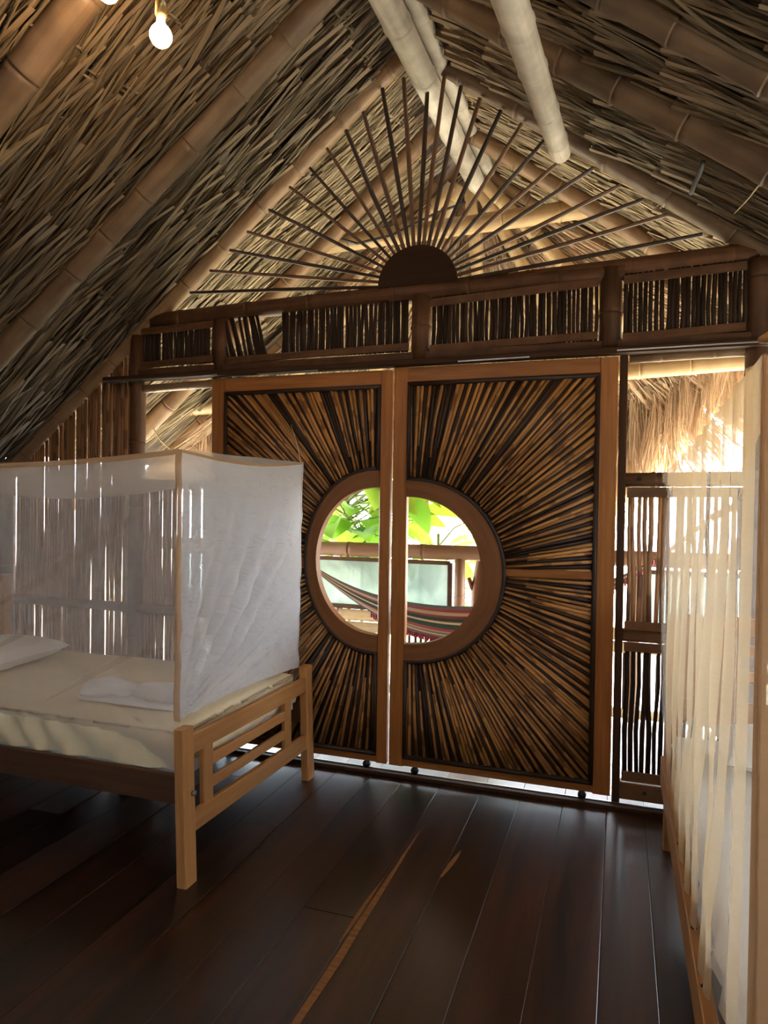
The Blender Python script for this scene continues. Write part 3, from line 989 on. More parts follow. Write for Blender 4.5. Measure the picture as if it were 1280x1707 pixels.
def door(name, x0, x1, xin0, xin1, zb, zt_l, zt_r, side, ic, ir, orr, stile_w):
    """side=+1: right leaf (half ring opens on its left edge)."""
    d = empty(name, ((x0 + x1) / 2, DY, 0.02)); struct(d)
    ztop = max(zt_l, zt_r) + 0.08
    # stiles and rails
    MB().beam(((x0 + xin0) / 2, DY, 0.045), ((x0 + xin0) / 2, DY, ztop), xin0 - x0, 0.045, ch=0.004).build('stile', 'door_wood', d)
    MB().beam(((x1 + xin1) / 2, DY, 0.045), ((x1 + xin1) / 2, DY, ztop), x1 - xin1, 0.045, ch=0.004).build('stile', 'door_wood', d)
    MB().beam((xin0, DY, (zt_l + ztop) / 2), (xin1, DY, (zt_r + ztop) / 2), 0.042, ztop - (zt_l + zt_r) / 2, side=(0, 1, 0), ch=0.004).build('top_rail', 'door_wood', d)
    MB().beam((xin0, DY, 0.073), (xin1, DY, 0.073), 0.042, 0.05, side=(0, 1, 0), ch=0.004).build('bottom_rail', 'door_wood', d)
    xc = xin0 if side > 0 else xin1
    # half-ring frame of the opening (front face, inner and outer rim)
    n = 40
    inn = half_ellipse(xc, ic, ir[0], ir[1], side, n, 0.92); out = half_ellipse(xc, ic, orr[0], orr[1], side, n, 0.92)
    mb = MB()
    ya, yb = DY - 0.028, DY + 0.028
    V = []
    for i in range(n + 1):
        V += [(inn[i][0], ya, inn[i][1]), (out[i][0], ya, out[i][1]), (out[i][0], yb, out[i][1]), (inn[i][0], yb, inn[i][1])]
    F = []; U = []
    for i in range(n):
        for k in range(4):
            k2 = (k + 1) % 4
            F.append([4 * i + k, 4 * i + k2, 4 * i + 4 + k2, 4 * i + 4 + k])
            l0, l1 = i * 0.04, (i + 1) * 0.04
            U.append([(k * 0.06, l0), (k * 0.06 + 0.06, l0), (k * 0.06 + 0.06, l1), (k * 0.06, l1)])
    F.append([0, 1, 2, 3]); U.append([(0, 0), (.1, 0), (.1, .05), (0, .05)])
    F.append([4 * n + 3, 4 * n + 2, 4 * n + 1, 4 * n]); U.append([(0, 0), (.1, 0), (.1, .05), (0, .05)])
    mb.add(V, F, U).build('ring_frame', 'ring_wood', d)
    # dark beads round the cane field
    bead = half_ellipse(xc, ic, orr[0] + 0.008, orr[1] + 0.008, side, 24, 0.92)
    MB().tube([(p[0], DY - 0.024, p[1]) for p in bead], 0.011, 6).build('bead', 'moulding_dark', d, True)
    for (p, q) in (((xin0, zt_l), (xin1, zt_r)), ((xin0, zb), (xin1, zb))):
        MB().tube([(p[0], DY - 0.024, p[1] + (-0.008 if p[1] > 1 else 0.008)), (q[0], DY - 0.024, q[1] + (-0.008 if p[1] > 1 else 0.008))], 0.013, 7).build('bead', 'moulding_dark', d, True)
    far = xin1 if side > 0 else xin0
    MB().tube([(far - side * 0.008, DY - 0.024, zb), (far - side * 0.008, DY - 0.024, (zt_r if side > 0 else zt_l))], 0.013, 7).build('bead', 'moulding_dark', d, True)
    for (za, zc) in ((ic + orr[1], (zt_l if side > 0 else zt_r)), (zb, ic - orr[1])):
        MB().tube([(xc + side * 0.008, DY - 0.024, za), (xc + side * 0.008, DY - 0.024, zc)], 0.012, 7).build('bead', 'moulding_dark', d, True)
    # level bar from ring to stile
    bz = 1.135
    MB().beam((xc + side * (orr[0] - 0.005), DY - 0.012, bz), (far, DY - 0.012, bz + 0.005), 0.03, 0.042, side=(0, 1, 0)).build('cross_bar', 'door_wood', d)
    # the canes, radiating from the ring to the frame
    rc = random.Random(77 if side > 0 else 78)
    cen = np.array([xc - side * 0.02, ic])
    zt = lambda x: zt_l + (zt_r - zt_l) * (x - xin0) / (xin1 - xin0)
    W = abs(far - xc)
    # points spaced evenly round the outer rectangle
    per = []
    total = W + (zt_l - zb) + W
    ncane = int(total / (0.0225))
    for i in range(ncane):
        s_ = (i + 0.5) / ncane * total
        if s_ < W:
            x = xc + side * s_; per.append((x, zt(x)))
        elif s_ < W + (zt_l - zb):
            per.append((far, (zt_r if side > 0 else zt_l) - (s_ - W) * ((zt_r if side > 0 else zt_l) - zb) / (zt_l - zb)))
        else:
            x = far - side * (s_ - W - (zt_l - zb)); per.append((x, zb))
    na = 900
    for i, p in enumerate(per):
        p = np.array(p)
        # the ring point this cane springs from: blend of radial aim and even spread along the ring
        s_ = (i + 0.5) / ncane
        dv = p - cen
        ang_r = math.atan2(dv[1] / (orr[1]), side * dv[0] / (orr[0]))
        ang_e = math.pi / 2 - math.pi * s_
        ang = 0.6 * ang_r + 0.4 * ang_e
        ang = max(-math.pi / 2 + 0.03, min(math.pi / 2 - 0.03, ang))
        q = np.array([xc + side * (orr[0] + 0.012) * abs(math.cos(ang)) ** 0.92, ic + (orr[1] + 0.012) * math.sin(ang)])
        if abs(p[1] - bz) < 0.025 and abs(q[1] - bz) < 0.03:
            continue
        dvec = p - q; L = np.linalg.norm(dvec)
        if L < 0.04:
            continue
        second = (i % 5 in (1, 3))
        q0 = q + dvec * (rc.uniform(0.12, 0.4) if second and L > 0.35 else rc.uniform(0.0, 0.02))
        p1 = p - dvec * rc.uniform(0.0, 0.015)
        tan = (i % 5 in (0, 2, 3)) if rc.random() < 0.8 else (rc.random() < 0.5)
        r1 = rc.uniform(0.0095, 0.0125); r0 = r1 * (0.62 if not second else 0.5)
        yy = DY - 0.006 - rc.uniform(0, 0.006) - (0.006 if tan else 0)
        m = (q0 + p1) / 2 + np.array([rc.gauss(0, 0.003), rc.gauss(0, 0.003)])
        MB().tube([(q0[0], yy, q0[1]), (m[0], yy - 0.002, m[1]), (p1[0], yy, p1[1])], [r0, (r0 + r1) / 2, r1], 7).build('cane', 'cane_tan' if tan else 'cane_dark', d, True)
    # backing of dark split canes closes the chinks: one thin board behind
    back = [(xin0, zb), (xin1, zb), (xin1, zt_r), (xin0, zt_l)]
    o2 = half_ellipse(xc, ic, orr[0] - 0.02, orr[1] - 0.02, side, 40, 0.92)
    if side > 0:
        poly = [(xin0, zt_l), (xin1, zt_r), (xin1, zb), (xin0, zb)] + [(p[0], p[1]) for p in o2[::-1]]
    else:
        poly = [(xin1, zt_r), (xin0, zt_l), (xin0, zb), (xin1, zb)] + [(p[0], p[1]) for p in o2[::-1]]
    MB().poly_prism(poly, DY + 0.006, DY + 0.014).build('back_board', 'cane_dark', d)
    return d


d2 = door('door_2', -1.186, -0.022, -1.104, -0.108, 0.092, 2.145, 2.150, +1, 1.122, (0.418, 0.402), (0.530, 0.492), 0.08)
d1 = door('door_1', -2.336, -1.200, -2.245, -1.262, 0.09, 2.132, 2.138, -1, 1.165, (0.375, 0.410), (0.435, 0.505), 0.08)
for x, dd in ((-1.039, d2), (-0.157, d2), (-1.32, d1), (-2.2, d1)):
    MB().tube([(x, DY - 0.014, 0.026), (x, DY + 0.014, 0.026)], 0.021, 14).tube([(x, DY - 0.02, 0.026), (x, DY + 0.02, 0.026)], 0.006, 8).build('roller', 'dark_metal', dd, True)

# ---- side walls of the room (out of frame) 
wl = empty('wall_left', (-3.98, 1, 0)); struct(wl)
for k in range(14):
    y0 = -1.9 + k * 0.4
    MB().beam((-3.98, y0 + 0.2, 0.0), (-3.98, y0 + 0.2, 1.63), 0.04, 0.385, side=(1, 0, 0)).build('plank', 'frame_wood', wl)
wr = empty('wall_right', (1.72, 1, 0)); struct(wr)
for k in range(14):
    y0 = -1.9 + k * 0.4
    MB().beam((1.72, y0 + 0.2, 0.0), (1.72, y0 + 0.2, 1.12 if 0.7 < y0 < 2.4 else 1.75), 0.04, 0.385, side=(1, 0, 0)).build('plank', 'frame_wood', wr)  # short planks leave an added, unseen opening for daylight from the right


# rear wall behind the camera, planked, with one window opening
wb = empty('wall_rear', (-1.1, -1.98, 0)); struct(wb)
x = -3.95
while x < 1.7:
    zt_ = roof_z(x + 0.1) - 0.02
    pieces = [(0.0, zt_)]
    for za, zb_ in pieces:
        MB().beam((x + 0.1, -1.98, za), (x + 0.1, -1.98, zb_), 0.196, 0.04).build('plank', 'frame_wood', wb)
    x += 0.2


# ================================================================== BEDS
def cloth_block(x0, x1, y0, y1, z0, z1, rad, puff, seed, nx=60, ny=36, wr=0.006, fr=9.0):
    """Rounded, softly puffed slab (top and sides to z0)."""
    n1, n2 = nx, ny
    P = np.zeros((n1 + 1, n2 + 1, 3))
    cx, cy = (x0 + x1) / 2, (y0 + y1) / 2; hx, hy = (x1 - x0) / 2, (y1 - y0) / 2
    hz = z1 - z0
    ext = 1.0 + hz / min(hx, hy)
    for i in range(n1 + 1):
        for j in range(n2 + 1):
            u = (i / n1 * 2 - 1) * (hx + hz); v = (j / n2 * 2 - 1) * (hy + hz)
            ou = max(0, abs(u) - hx); ov = max(0, abs(v) - hy)
            x = max(-hx, min(hx, u)); y = max(-hy, min(hy, v))
            dz = max(ou, ov)
            P[i, j] = (cx + x, cy + y, z1 - dz)
    # round the top edge
    ex = np.minimum(hx - np.abs(P[..., 0] - cx), hy - np.abs(P[..., 1] - cy))
    dzz = z1 - P[..., 2]
    k = np.clip(1 - ex / rad, 0, 1) * (dzz < 1e-6)
    P[..., 2] -= rad * (1 - np.sqrt(np.clip(1 - k ** 2, 0, 1))) * 0.8
    side = dzz > 1e-6
    kk = np.clip(1 - dzz / rad, 0, 1)
    inset = rad * 0.35 * (kk ** 2) * side
    P[..., 0] -= np.sign(P[..., 0] - cx) * inset * (np.abs(np.abs(P[..., 0] - cx) - hx) < 1e-4)
    P[..., 1] -= np.sign(P[..., 1] - cy) * inset * (np.abs(np.abs(P[..., 1] - cy) - hy) < 1e-4)
    P[..., 2] += puff * np.clip(ex / min(hx, hy), 0, 1) ** 0.5 * (~side)
    w = vnoise(P * fr, seed) + 0.6 * vnoise(P * fr * 2.6, seed + 3) + 0.4 * vnoise(P * fr * 6, seed + 5)
    P[..., 2] += wr * w * (~side)
    sidew = (np.sin(P[..., 0] * 30 + 34 * P[..., 2] + 2.5 * np.sin(P[..., 0] * 6 + seed)) + 0.5 * np.sin(P[..., 0] * 47 - 20 * P[..., 2] + P[..., 1] * 40)) * side * np.clip(dzz / 0.05, 0, 1)
    P[..., 1] += np.sign(P[..., 1] - cy) * (wr * 2.9 * sidew) * (np.abs(P[..., 1] - cy) > hy * 0.9)
    P[..., 0] += np.sign(P[..., 0] - cx) * (wr * 2.9 * sidew) * (np.abs(P[..., 0] - cx) > hx * 0.9)
    return P


def bed_footboard(bed, px, y0, y1, lean):
    """Posts, rails, slats and uprights of a footboard in the plane x=px; lean = how far feet splay."""
    for y in (y0 + 0.035, y1 - 0.035):
        MB().beam((px - 0.012, y, 0.0), (px - 0.035, y, 0.607), 0.046, 0.075, ch=0.005, w1=0.046, h1=0.072).build('post', 'bed_wood', bed)
    ya, yb = y0 + 0.07, y1 - 0.07
    MB().beam((px - 0.03, ya, 0.532), (px - 0.03, yb, 0.510), 0.026, 0.078, ch=0.004).build('top_rail', 'bed_wood', bed)
    MB().beam((px - 0.02, ya, 0.226), (px - 0.02, yb, 0.205), 0.026, 0.082, ch=0.004).build('bottom_rail', 'bed_wood', bed)
    for y in (y0 + 0.185, y1 - 0.27):
        MB().beam((px - 0.024, y, 0.245), (px - 0.03, y, 0.50), 0.024, 0.07, ch=0.004).build('upright', 'bed_wood', bed)
    for z in (0.425, 0.33):
        MB().beam((px - 0.026, y0 + 0.215, z), (px - 0.026, y1 - 0.30, z - 0.012), 0.016, 0.048, ch=0.003).build('slat', 'bed_wood', bed)


bed = thing('single_bed', 'honey wooden single bed with slatted footboard, left of the doors', 'bed', (-2.6, 2.84, 0))
bed_footboard(bed, -1.555, 2.265, 3.44, 0.02)
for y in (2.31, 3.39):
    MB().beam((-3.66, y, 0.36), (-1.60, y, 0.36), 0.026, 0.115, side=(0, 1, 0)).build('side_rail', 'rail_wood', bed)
for y in (2.30, 3.40):
    MB().beam((-3.68, y, 0.0), (-3.68, y, 1.0), 0.046, 0.07).build('post', 'bed_wood', bed)
MB().beam((-3.68, 2.33, 0.78), (-3.68, 3.37, 0.78), 0.026, 0.36).build('headboard', 'bed_wood', bed)
MB().beam((-3.6, 2.85, 0.375), (-1.66, 2.85, 0.375), 1.04, 0.03, side=(0, 1, 0)).build('bed_base', 'dark_board', bed)
MB().tube([(-1.555, 2.315, 0.352), (-1.543, 2.315, 0.352)], 0.011, 12).build('bolt', 'steel', bed, True)
mat_ = thing('mattress', 'mattress in a creased cream sheet on the left bed', 'mattress', (-2.6, 2.85, 0.39))
MB().grid(cloth_block(-3.62, -1.63, 2.338, 3.365, 0.415, 0.575, 0.05, 0.012, 2.0, 140, 80, 0.0035, 5.0), 2, 1).build('fitted_sheet', 'sheet', mat_, True)
MB().grid(cloth_block(-3.60, -1.622, 2.36, 3.33, 0.388, 0.45, 0.02, 0.0, 4.0, 50, 30, 0.001), 2, 1).build('mattress_core', 'mattress_cloth', mat_, True)


def pillow(name, label, c, hx, hy, h, mat, rot=0.0, seed=1.0):
    n = 28
    def lobe(sgn):
        P = np.zeros((n + 1, n + 1, 3))
        for i in range(n + 1):
            for j in range(n + 1):
                u, v = i / n * 2 - 1, j / n * 2 - 1
                e = max(0.0, (1 - abs(u) ** 2.6) * (1 - abs(v) ** 2.6)) ** 0.42
                pin = 1 - 0.06 * (1 - abs(abs(u * v)))
                x, y = u * hx * pin, v * hy * pin
                z = sgn * e * h / 2
                P[i, j] = (x, y, z)
        P[..., 2] += 0.006 * vnoise(P * 22, seed) * (np.abs(P[..., 2]) > 0.004)
        return P
    mb = MB()
    for sgn in (1, -1):
        P = lobe(sgn)
        if sgn < 0:
            P[..., 2] *= 0.8
            P = P[::-1]
        cr, sr = math.cos(rot), math.sin(rot)
        Q = P.copy(); Q[..., 0] = P[..., 0] * cr - P[..., 1] * sr; Q[..., 1] = P[..., 0] * sr + P[..., 1] * cr
        mb.grid(Q + np.array(c), 1, 1)
    o = mb.build(name, mat, None, True)
    return tag(o, label, 'pillow')


pillow('pillow', 'white pillow at the left edge of the left bed', (-3.14, 2.80, 0.655), 0.22, 0.34, 0.16, 'pillow', 0.05)


def towel():
    """A towel rolled flat and pinched in the middle like a bow."""
    mb = MB()
    n, m = 44, 18
    P = np.zeros((n + 1, m + 1, 3))
    for i in range(n + 1):
        u = i / n * 2 - 1
        prof = 0.22 + 0.78 * min(1.0, abs(u + 0.12) / 0.5) ** 0.8
        prof *= (1 - max(0, abs(u) - 0.86) / 0.14 * 0.75)
        for j in range(m + 1):
            a = 2 * math.pi * j / m
            y = math.cos(a) * 0.105 * prof
            z = math.sin(a) * 0.040 * (0.55 + 0.45 * prof)
            P[i, j] = (u * 0.27, y + 0.03 * u, z)
    P += (0.005 * vnoise(P * 45, 2.0))[..., None] * np.array([0.3, 0.6, 1.0])
    P[..., 2] = np.maximum(P[..., 2], -0.028)
    mb.grid(P + np.array([-2.03, 2.62, 0.627]), 1, 1)
    t = thing('bath_towel', 'white towel twisted like a bow, lying on the left bed', 'towel', (-2.03, 2.62, 0.594))
    mb.build('knotted_fold', 'towel', t, True)
    MB().grid(cloth_block(-2.30, -1.78, 2.515, 2.70, 0.588, 0.604, 0.008, 0.002, 6.0, 40, 20, 0.002), 1, 1).build('flat_fold', 'towel', t, True)
    return t


towel()


# ---- left net: a box of gauze
def panel(fn, nu, nv):
    P = np.zeros((nu + 1, nv + 1, 3))
    for i in range(nu + 1):
        for j in range(nv + 1):
            P[i, j] = fn(i / nu, j / nv)
    return P


net = thing('mosquito_net', 'white box mosquito net hung round the left bed', 'mosquito net', (-2.6, 2.85, 0.6))
NY0, NY1, NXF, NXH = 2.305, 3.405, -1.625, -3.78


def net_top(x):
    s_ = (x - NXH) / (NXF - NXH)
    return 1.688 - 0.055 * math.sin(math.pi * min(1, max(0, s_))) ** 0.8


def end_panel(u, v):      # u 0 front .. 1 back, v 0 top .. 1 hem
    y = NY0 + (NY1 - NY0) * u
    zt = 1.688 + 0.012 * u - 0.03 * math.sin(math.pi * u)
    zb = 0.628 - 0.03 * u + 0.02 * math.sin(math.pi * u)
    z = zt + (zb - zt) * v
    y -= 0.025 * u * v
    dy, dz = y - NY0 + 0.02, z - 0.60
    r = math.hypot(dy, dz)
    an = math.atan2(dz, dy)
    fade = min(1.0, r / 0.25) * math.exp(-((r - 0.5) / 0.5) ** 2)
    lo = math.exp(-((an - 0.7) / 0.42) ** 2)
    fold = (math.sin(an * 34 + 2 * math.sin(r * 4)) + 0.6 * math.sin(an * 61 + 1)) * 0.026 * fade * lo
    wob = 0.010 * float(vnoise(np.array([y * 5, z * 4, 0.3]), 3.0)) * math.sin(math.pi * u)
    fine = 0.005 * float(vnoise(np.array([y * 22 + z * 14, z * 19, y * 9]), 1.0)) + 0.003 * float(vnoise(np.array([y * 47 - z * 20, z * 39, y * 19]), 5.0))
    return (NXF + 0.02 * math.sin(math.pi * u) * math.sin(math.pi * v) + fold + wob + fine, y, z)


def front_panel(u, v):    # u 0 foot corner .. 1 head
    x = NXF + (NXH - NXF) * u
    zt = net_top(x)
    corner = math.exp(-((NXF - x) / 0.16) ** 2)
    zb = 0.552 - 0.115 * corner
    z = zt + (zb - zt) * v
    dx, dz = NXF - x + 0.01, z - 0.5
    r = math.hypot(dx, dz); an = math.atan2(dz, dx)
    fade = min(1, r / 0.2) * math.exp(-((r - 0.4) / 0.5) ** 2)
    fold = (math.sin(an * 17 + 1) + 0.5 * math.sin(an * 31)) * 0.016 * fade * math.exp(-((an - 0.7) / 0.6) ** 2)
    gather = 0.006 * math.sin(u * 130 + 4 * math.sin(v * 5)) * max(0, (v - 0.88) / 0.12)
    fine = 0.003 * float(vnoise(np.array([x * 16, z * 15, x * 9]), 2.0))
    return (x, NY0 + fold + fine + gather + 0.012 * max(0, v - 0.8) * (1 - corner) + 0.01 * math.sin(math.pi * u), z)


def top_panel(u, v):
    x = NXF + (NXH - NXF) * u
    y = NY0 + (NY1 - NY0) * v
    s_ = math.sin(math.pi * v) * math.sin(math.pi * u)
    return (x, y, net_top(x) * (1 - v) + (net_top(x) + 0.012) * v - 0.15 * s_ ** 0.7 + 0.004 * float(vnoise(np.array([x * 12, y * 12, 0.0]), 4.0)))


MB().grid(panel(end_panel, 120, 120), 1.1, 1.06).build('end_panel', 'net_end', net, True)
MB().grid(panel(front_panel, 110, 70), 2.0, 1.2).build('side_panel', 'net_front', net, True)
MB().grid(panel(front_panel, 110, 70) + np.array([0, 0.009, 0]), 2.0, 1.2).build('side_lining', 'net_front', net, True)   # the gauze hangs double
MB().grid(panel(lambda u, v: (NXF + (NXH - NXF) * u, NY1 + 0.01 * math.sin(u * 40 + v * 3), 1.69 + (0.5 - 1.69) * v), 60, 20), 2.0, 1.2).build('back_panel', 'net_thin', net, True)
MB().grid(panel(top_panel, 50, 30), 2.0, 1.1).build('top_panel', 'net_top', net, True)
for (ua, va, ub, vb, w_) in ((0.04, 0.16, 0.46, 0.60, 0.045), (0.10, 0.42, 0.50, 0.80, 0.03), (0.02, 0.62, 0.30, 0.92, 0.025)):
    Pf = np.zeros((4, 30, 3))
    for i in range(4):
        for j in range(30):
            t = j / 29
            q = np.array(front_panel(ua + (ub - ua) * t, min(1, va + (vb - va) * t + w_ * (i / 3 - 0.5) * math.sin(math.pi * (0.1 + 0.85 * t)))))
            q[1] -= 0.004
            Pf[i, j] = q
    MB().grid(Pf, 0.1, 1.0).build('diagonal_fold', 'net_fold', net, True)


def strip(pts, w, wdir, name, mat, parent):
    w = np.array(wdir) * w / 2
    P = np.zeros((len(pts), 3, 3))
    for i, p in enumerate(pts):
        P[i, 0] = np.array(p) - w; P[i, 1] = np.array(p); P[i, 2] = np.array(p) + w
    return MB().grid(P, 1, 0.1).build(name, mat, parent, True)


us = np.linspace(0, 1, 40)
strip([np.array(end_panel(0, u)) + np.array([0.004, -0.004, 0]) for u in us], 0.030, (1, 0, 0), 'corner_seam', 'net_hem', net)
strip([np.array(front_panel(u, 0)) + np.array([0, -0.004, -0.006]) for u in us], 0.022, (0, 0, 1), 'top_seam', 'net_hem', net)
strip([np.array(end_panel(u, 0)) + np.array([0.004, 0, -0.004]) for u in us], 0.012, (0, 0, 1), 'top_seam', 'net_hem', net)
strip([np.array(end_panel(1, u)) + np.array([0.004, 0, 0]) for u in us], 0.012, (0, 1, 0), 'corner_seam', 'net_end', net)
t_ = MB().tube([(-1.63, 3.40, 1.70), (-1.70, 3.5, 1.80), (-1.80, 3.62, 1.93)], 0.002, 4)
t_.build('tie_cord', 'sheet', net, True)

# ---- right bed with its net
RB0, RB1, RY0, RY1 = 0.187, 1.30, 1.20, 3.25
bed2 = thing('single_bed', 'wooden single bed at the right edge with a bolt-holed side rail', 'bed', (0.75, 2.2, 0))
MB().beam((RB0 + 0.016, RY0, 0.35), (RB0 + 0.016, RY1, 0.35), 0.032, 0.115, ch=0.003).build('side_rail', 'bed_wood', bed2)
MB().beam((RB1 - 0.02, RY0, 0.35), (RB1 - 0.02, RY1, 0.35), 0.04, 0.115).build('side_rail', 'bed_wood', bed2)
for x in (RB0 + 0.042, RB1 - 0.03):
    MB().beam((x, RY1 + 0.01, 0.0), (x, RY1 + 0.01, 1.02), 0.05, 0.05, ch=0.004).build('post', 'bed_wood', bed2)
    MB().beam((x, RY0 - 0.02, 0.0), (x, RY0 - 0.02, 0.5), 0.05, 0.05, ch=0.004).build('post', 'bed_wood', bed2)
MB().beam((RB0 + 0.06, RY1 + 0.01, 0.99), (RB1 - 0.06, RY1 + 0.01, 0.99), 0.026, 0.08, side=(0, 1, 0)).build('top_rail', 'bed_wood', bed2)
MB().beam((RB0 + 0.06, RY1 + 0.01, 0.62), (RB1 - 0.06, RY1 + 0.01, 0.62), 0.026, 0.10, side=(0, 1, 0)).build('bottom_rail', 'bed_wood', bed2)
MB().beam((RB0 + 0.19, RY1 + 0.01, 0.66), (RB0 + 0.19, RY1 + 0.01, 0.96), 0.22, 0.022).build('panel', 'bed_wood', bed2)
for z in (0.89, 0.78):
    MB().beam((RB0 + 0.3, RY1 + 0.01, z), (RB1 - 0.1, RY1 + 0.01, z), 0.018, 0.045, side=(0, 1, 0)).build('slat', 'bed_wood', bed2)
MB().beam((0.75, RY0, 0.36), (0.75, RY1 - 0.05, 0.36), 0.98, 0.03).build('bed_base', 'dark_board', bed2)
for y in (2.42, 2.18, 1.95, 1.72):
    MB().tube([(RB0 + 0.014, y, 0.404), (RB0 + 0.014, y, 0.4085)], 0.008, 10).build('bolt_hole', 'hole_dark', bed2, True)
m2 = thing('mattress', 'pale mattress inside the net on the right bed', 'mattress', (0.75, 2.2, 0.38))
MB().grid(cloth_block(RB0 + 0.045, RB1 - 0.05, RY0 + 0.02, RY1 - 0.03, 0.385, 0.52, 0.045, 0.01, 7.0, 40, 60), 1, 2).build('fitted_sheet', 'pillow', m2, True)
pillow('pillow', 'white pillow inside the net on the right bed', (0.72, 2.88, 0.60), 0.36, 0.22, 0.15, 'pillow', 0.0, 3.0)

net2 = thing('mosquito_net', 'cream mosquito net in soft folds over the right bed', 'mosquito net', (0.75, 2.2, 0.4))
N0, N1, NA, NB = 0.20, 1.30, 1.19, 3.29


def rside(u, v):          # u 0 far .. 1 near ; v 0 top .. 1 hem
    y = NB + (NA - NB) * u
    zt = 1.655 + 0.075 * u - 0.02 * math.sin(math.pi * u)
    zb = 0.40
    z = zt + (zb - zt) * v
    ph = u * 46 + 7 * u * u + 1.5 * v * (u - 0.3)
    f = (math.sin(ph) + 0.55 * math.sin(ph * 2.17 + 1.0) + 0.4 * math.sin(ph * 0.43 + 2))
    amp = (0.002 + 0.003 * u) * (0.45 + v ** 0.6) * (1 - max(0, v - 0.8) * 4.2)
    bulge = -0.022 * math.sin(math.pi * min(1, v * 1.05)) * math.exp(-((u) / 0.25) ** 2) - 0.004 * math.sin(math.pi * v) * u
    tuck = 0.006 * max(0, (v - 0.78) / 0.22) ** 1.3 + (0.006 + 0.012 * v) * u ** 6
    f *= 1 - u ** 14
    # folds lean towards the head end near the floor
    y += (0.05 * math.sin(ph * 0.5) + 0.16 * v * v) * v * math.sin(math.pi * u)
    return (N0 + f * amp + bulge + tuck + 0.012 * v * (1 - v), y, z)


def rfar(u, v):
    x = N0 + (N1 - N0) * u
    zt = 1.655; zb = 0.42
    z = zt + (zb - zt) * v
    f = math.sin(u * 55 + 3 * math.sin(v * 2)) * 0.010 * (0.3 + v)
    return (x - 0.02 * math.sin(math.pi * v) * (1 - u), NB + f + 0.01, z)


def rnear(u, v):
    x = N0 + (N1 - N0) * u
    z = 1.73 + (0.40 - 1.73) * v
    f = math.sin(u * 50 + 3 * math.sin(v * 2)) * 0.010 * (0.3 + v)
    return (x, NA + f, z)


def rtop(u, v):
    x = N0 + (N1 - N0) * v
    y = NB + (NA - NB) * u
    return (x, y, 1.655 + 0.075 * u - 0.02 * math.sin(math.pi * u) - 0.05 * math.sin(math.pi * v) + 0.004 * math.sin(u * 40 + 3 * v))


MB().grid(panel(rside, 260, 60), 2.0, 1.3).build('side_panel', 'net_right', net2, True)
# gathered pleats: a second layer of gauze folded back on itself
rp_ = random.Random(4)
for yt, wt, wb_, dr_ in ((1.27, 0.05, 0.06, 0.10), (1.40, 0.09, 0.05, 0.30), (1.52, 0.05, 0.08, 0.26), (1.68, 0.10, 0.09, 0.30), (1.84, 0.06, 0.06, 0.30), (2.0, 0.10, 0.12, 0.34), (2.22, 0.08, 0.09, 0.30),
                         (2.45, 0.16, 0.12, 0.26), (2.75, 0.2, 0.2, 0.18)):
    Pp = np.zeros((5, 41, 3))
    for i in range(5):
        for j in range(41):
            v = j / 40
            yy = yt + dr_ * (0.35 * v + 0.65 * v * v) + (wt + (wb_ - wt) * v) * (i / 4 - 0.5)
            q = np.array(rside(min(0.997, max(0.003, (yy - NB) / (NA - NB))), v))
            q[1] = yy if v < 0.9 else yy
            q[0] -= 0.003 + 0.012 * math.sin(math.pi * i / 4)
            Pp[i, j] = q
    MB().grid(Pp, 0.1, 1.3).build('pleat', 'net_pleat', net2, True)
# valance of doubled gauze along the top edge, drawn down into points
Pv = np.zeros((161, 7, 3))
for i in range(161):
    u = i / 160
    y_ = NB + (NA - NB) * u
    dip = 0.055 + 0.035 * u + 0.16 * abs(((u * 7.5) % 1.0) - 0.5) ** 1.6 * (0.4 + 0.9 * u)
    for j in range(7):
        q = np.array(rside(u, dip * j / 6)); q[0] -= 0.007; q[1] = y_
        Pv[i, j] = q
MB().grid(Pv, 2.0, 0.2).build('valance', 'net_pleat', net2, True)
MB().grid(panel(rfar, 80, 24), 1.1, 1.3).build('head_panel', 'net_thin', net2, True)
MB().grid(panel(rnear, 80, 24), 1.1, 1.3).build('foot_panel', 'net_near', net2, True)
MB().grid(panel(rtop, 60, 24), 2.0, 1.1).build('top_panel', 'net_thin', net2, True)
strip([np.array(rside(1.0, u)) + np.array([-0.004, -0.004, 0]) for u in us], 0.03, (0, 1, 0), 'corner_seam', 'net_hem', net2)
strip([np.array(rside(u, 0)) + np.array([-0.004, 0, -0.004]) for u in us], 0.014, (0, 0, 1), 'top_seam', 'net_right', net2)
t_ = MB().tube([(0.196, 3.29, 1.66), (0.186, 3.285, 1.64), (0.19, 3.29, 1.60), (0.197, 3.29, 1.58)], [0.006, 0.016, 0.016, 0.004], 8)
t_.build('corner_knot', 'net_right', net2, True)
t_ = MB().tube([(0.195, 1.185, 1.752), (0.205, 1.175, 1.753), (0.26, 1.12, 1.752), (0.42, 0.98, 1.75)], [0.005, 0.009, 0.009, 0.009], 10)
tag(t_.build('canopy_rod', 'bed_wood', None, True), 'pale wooden rod end above the near corner of the right net', 'rod')


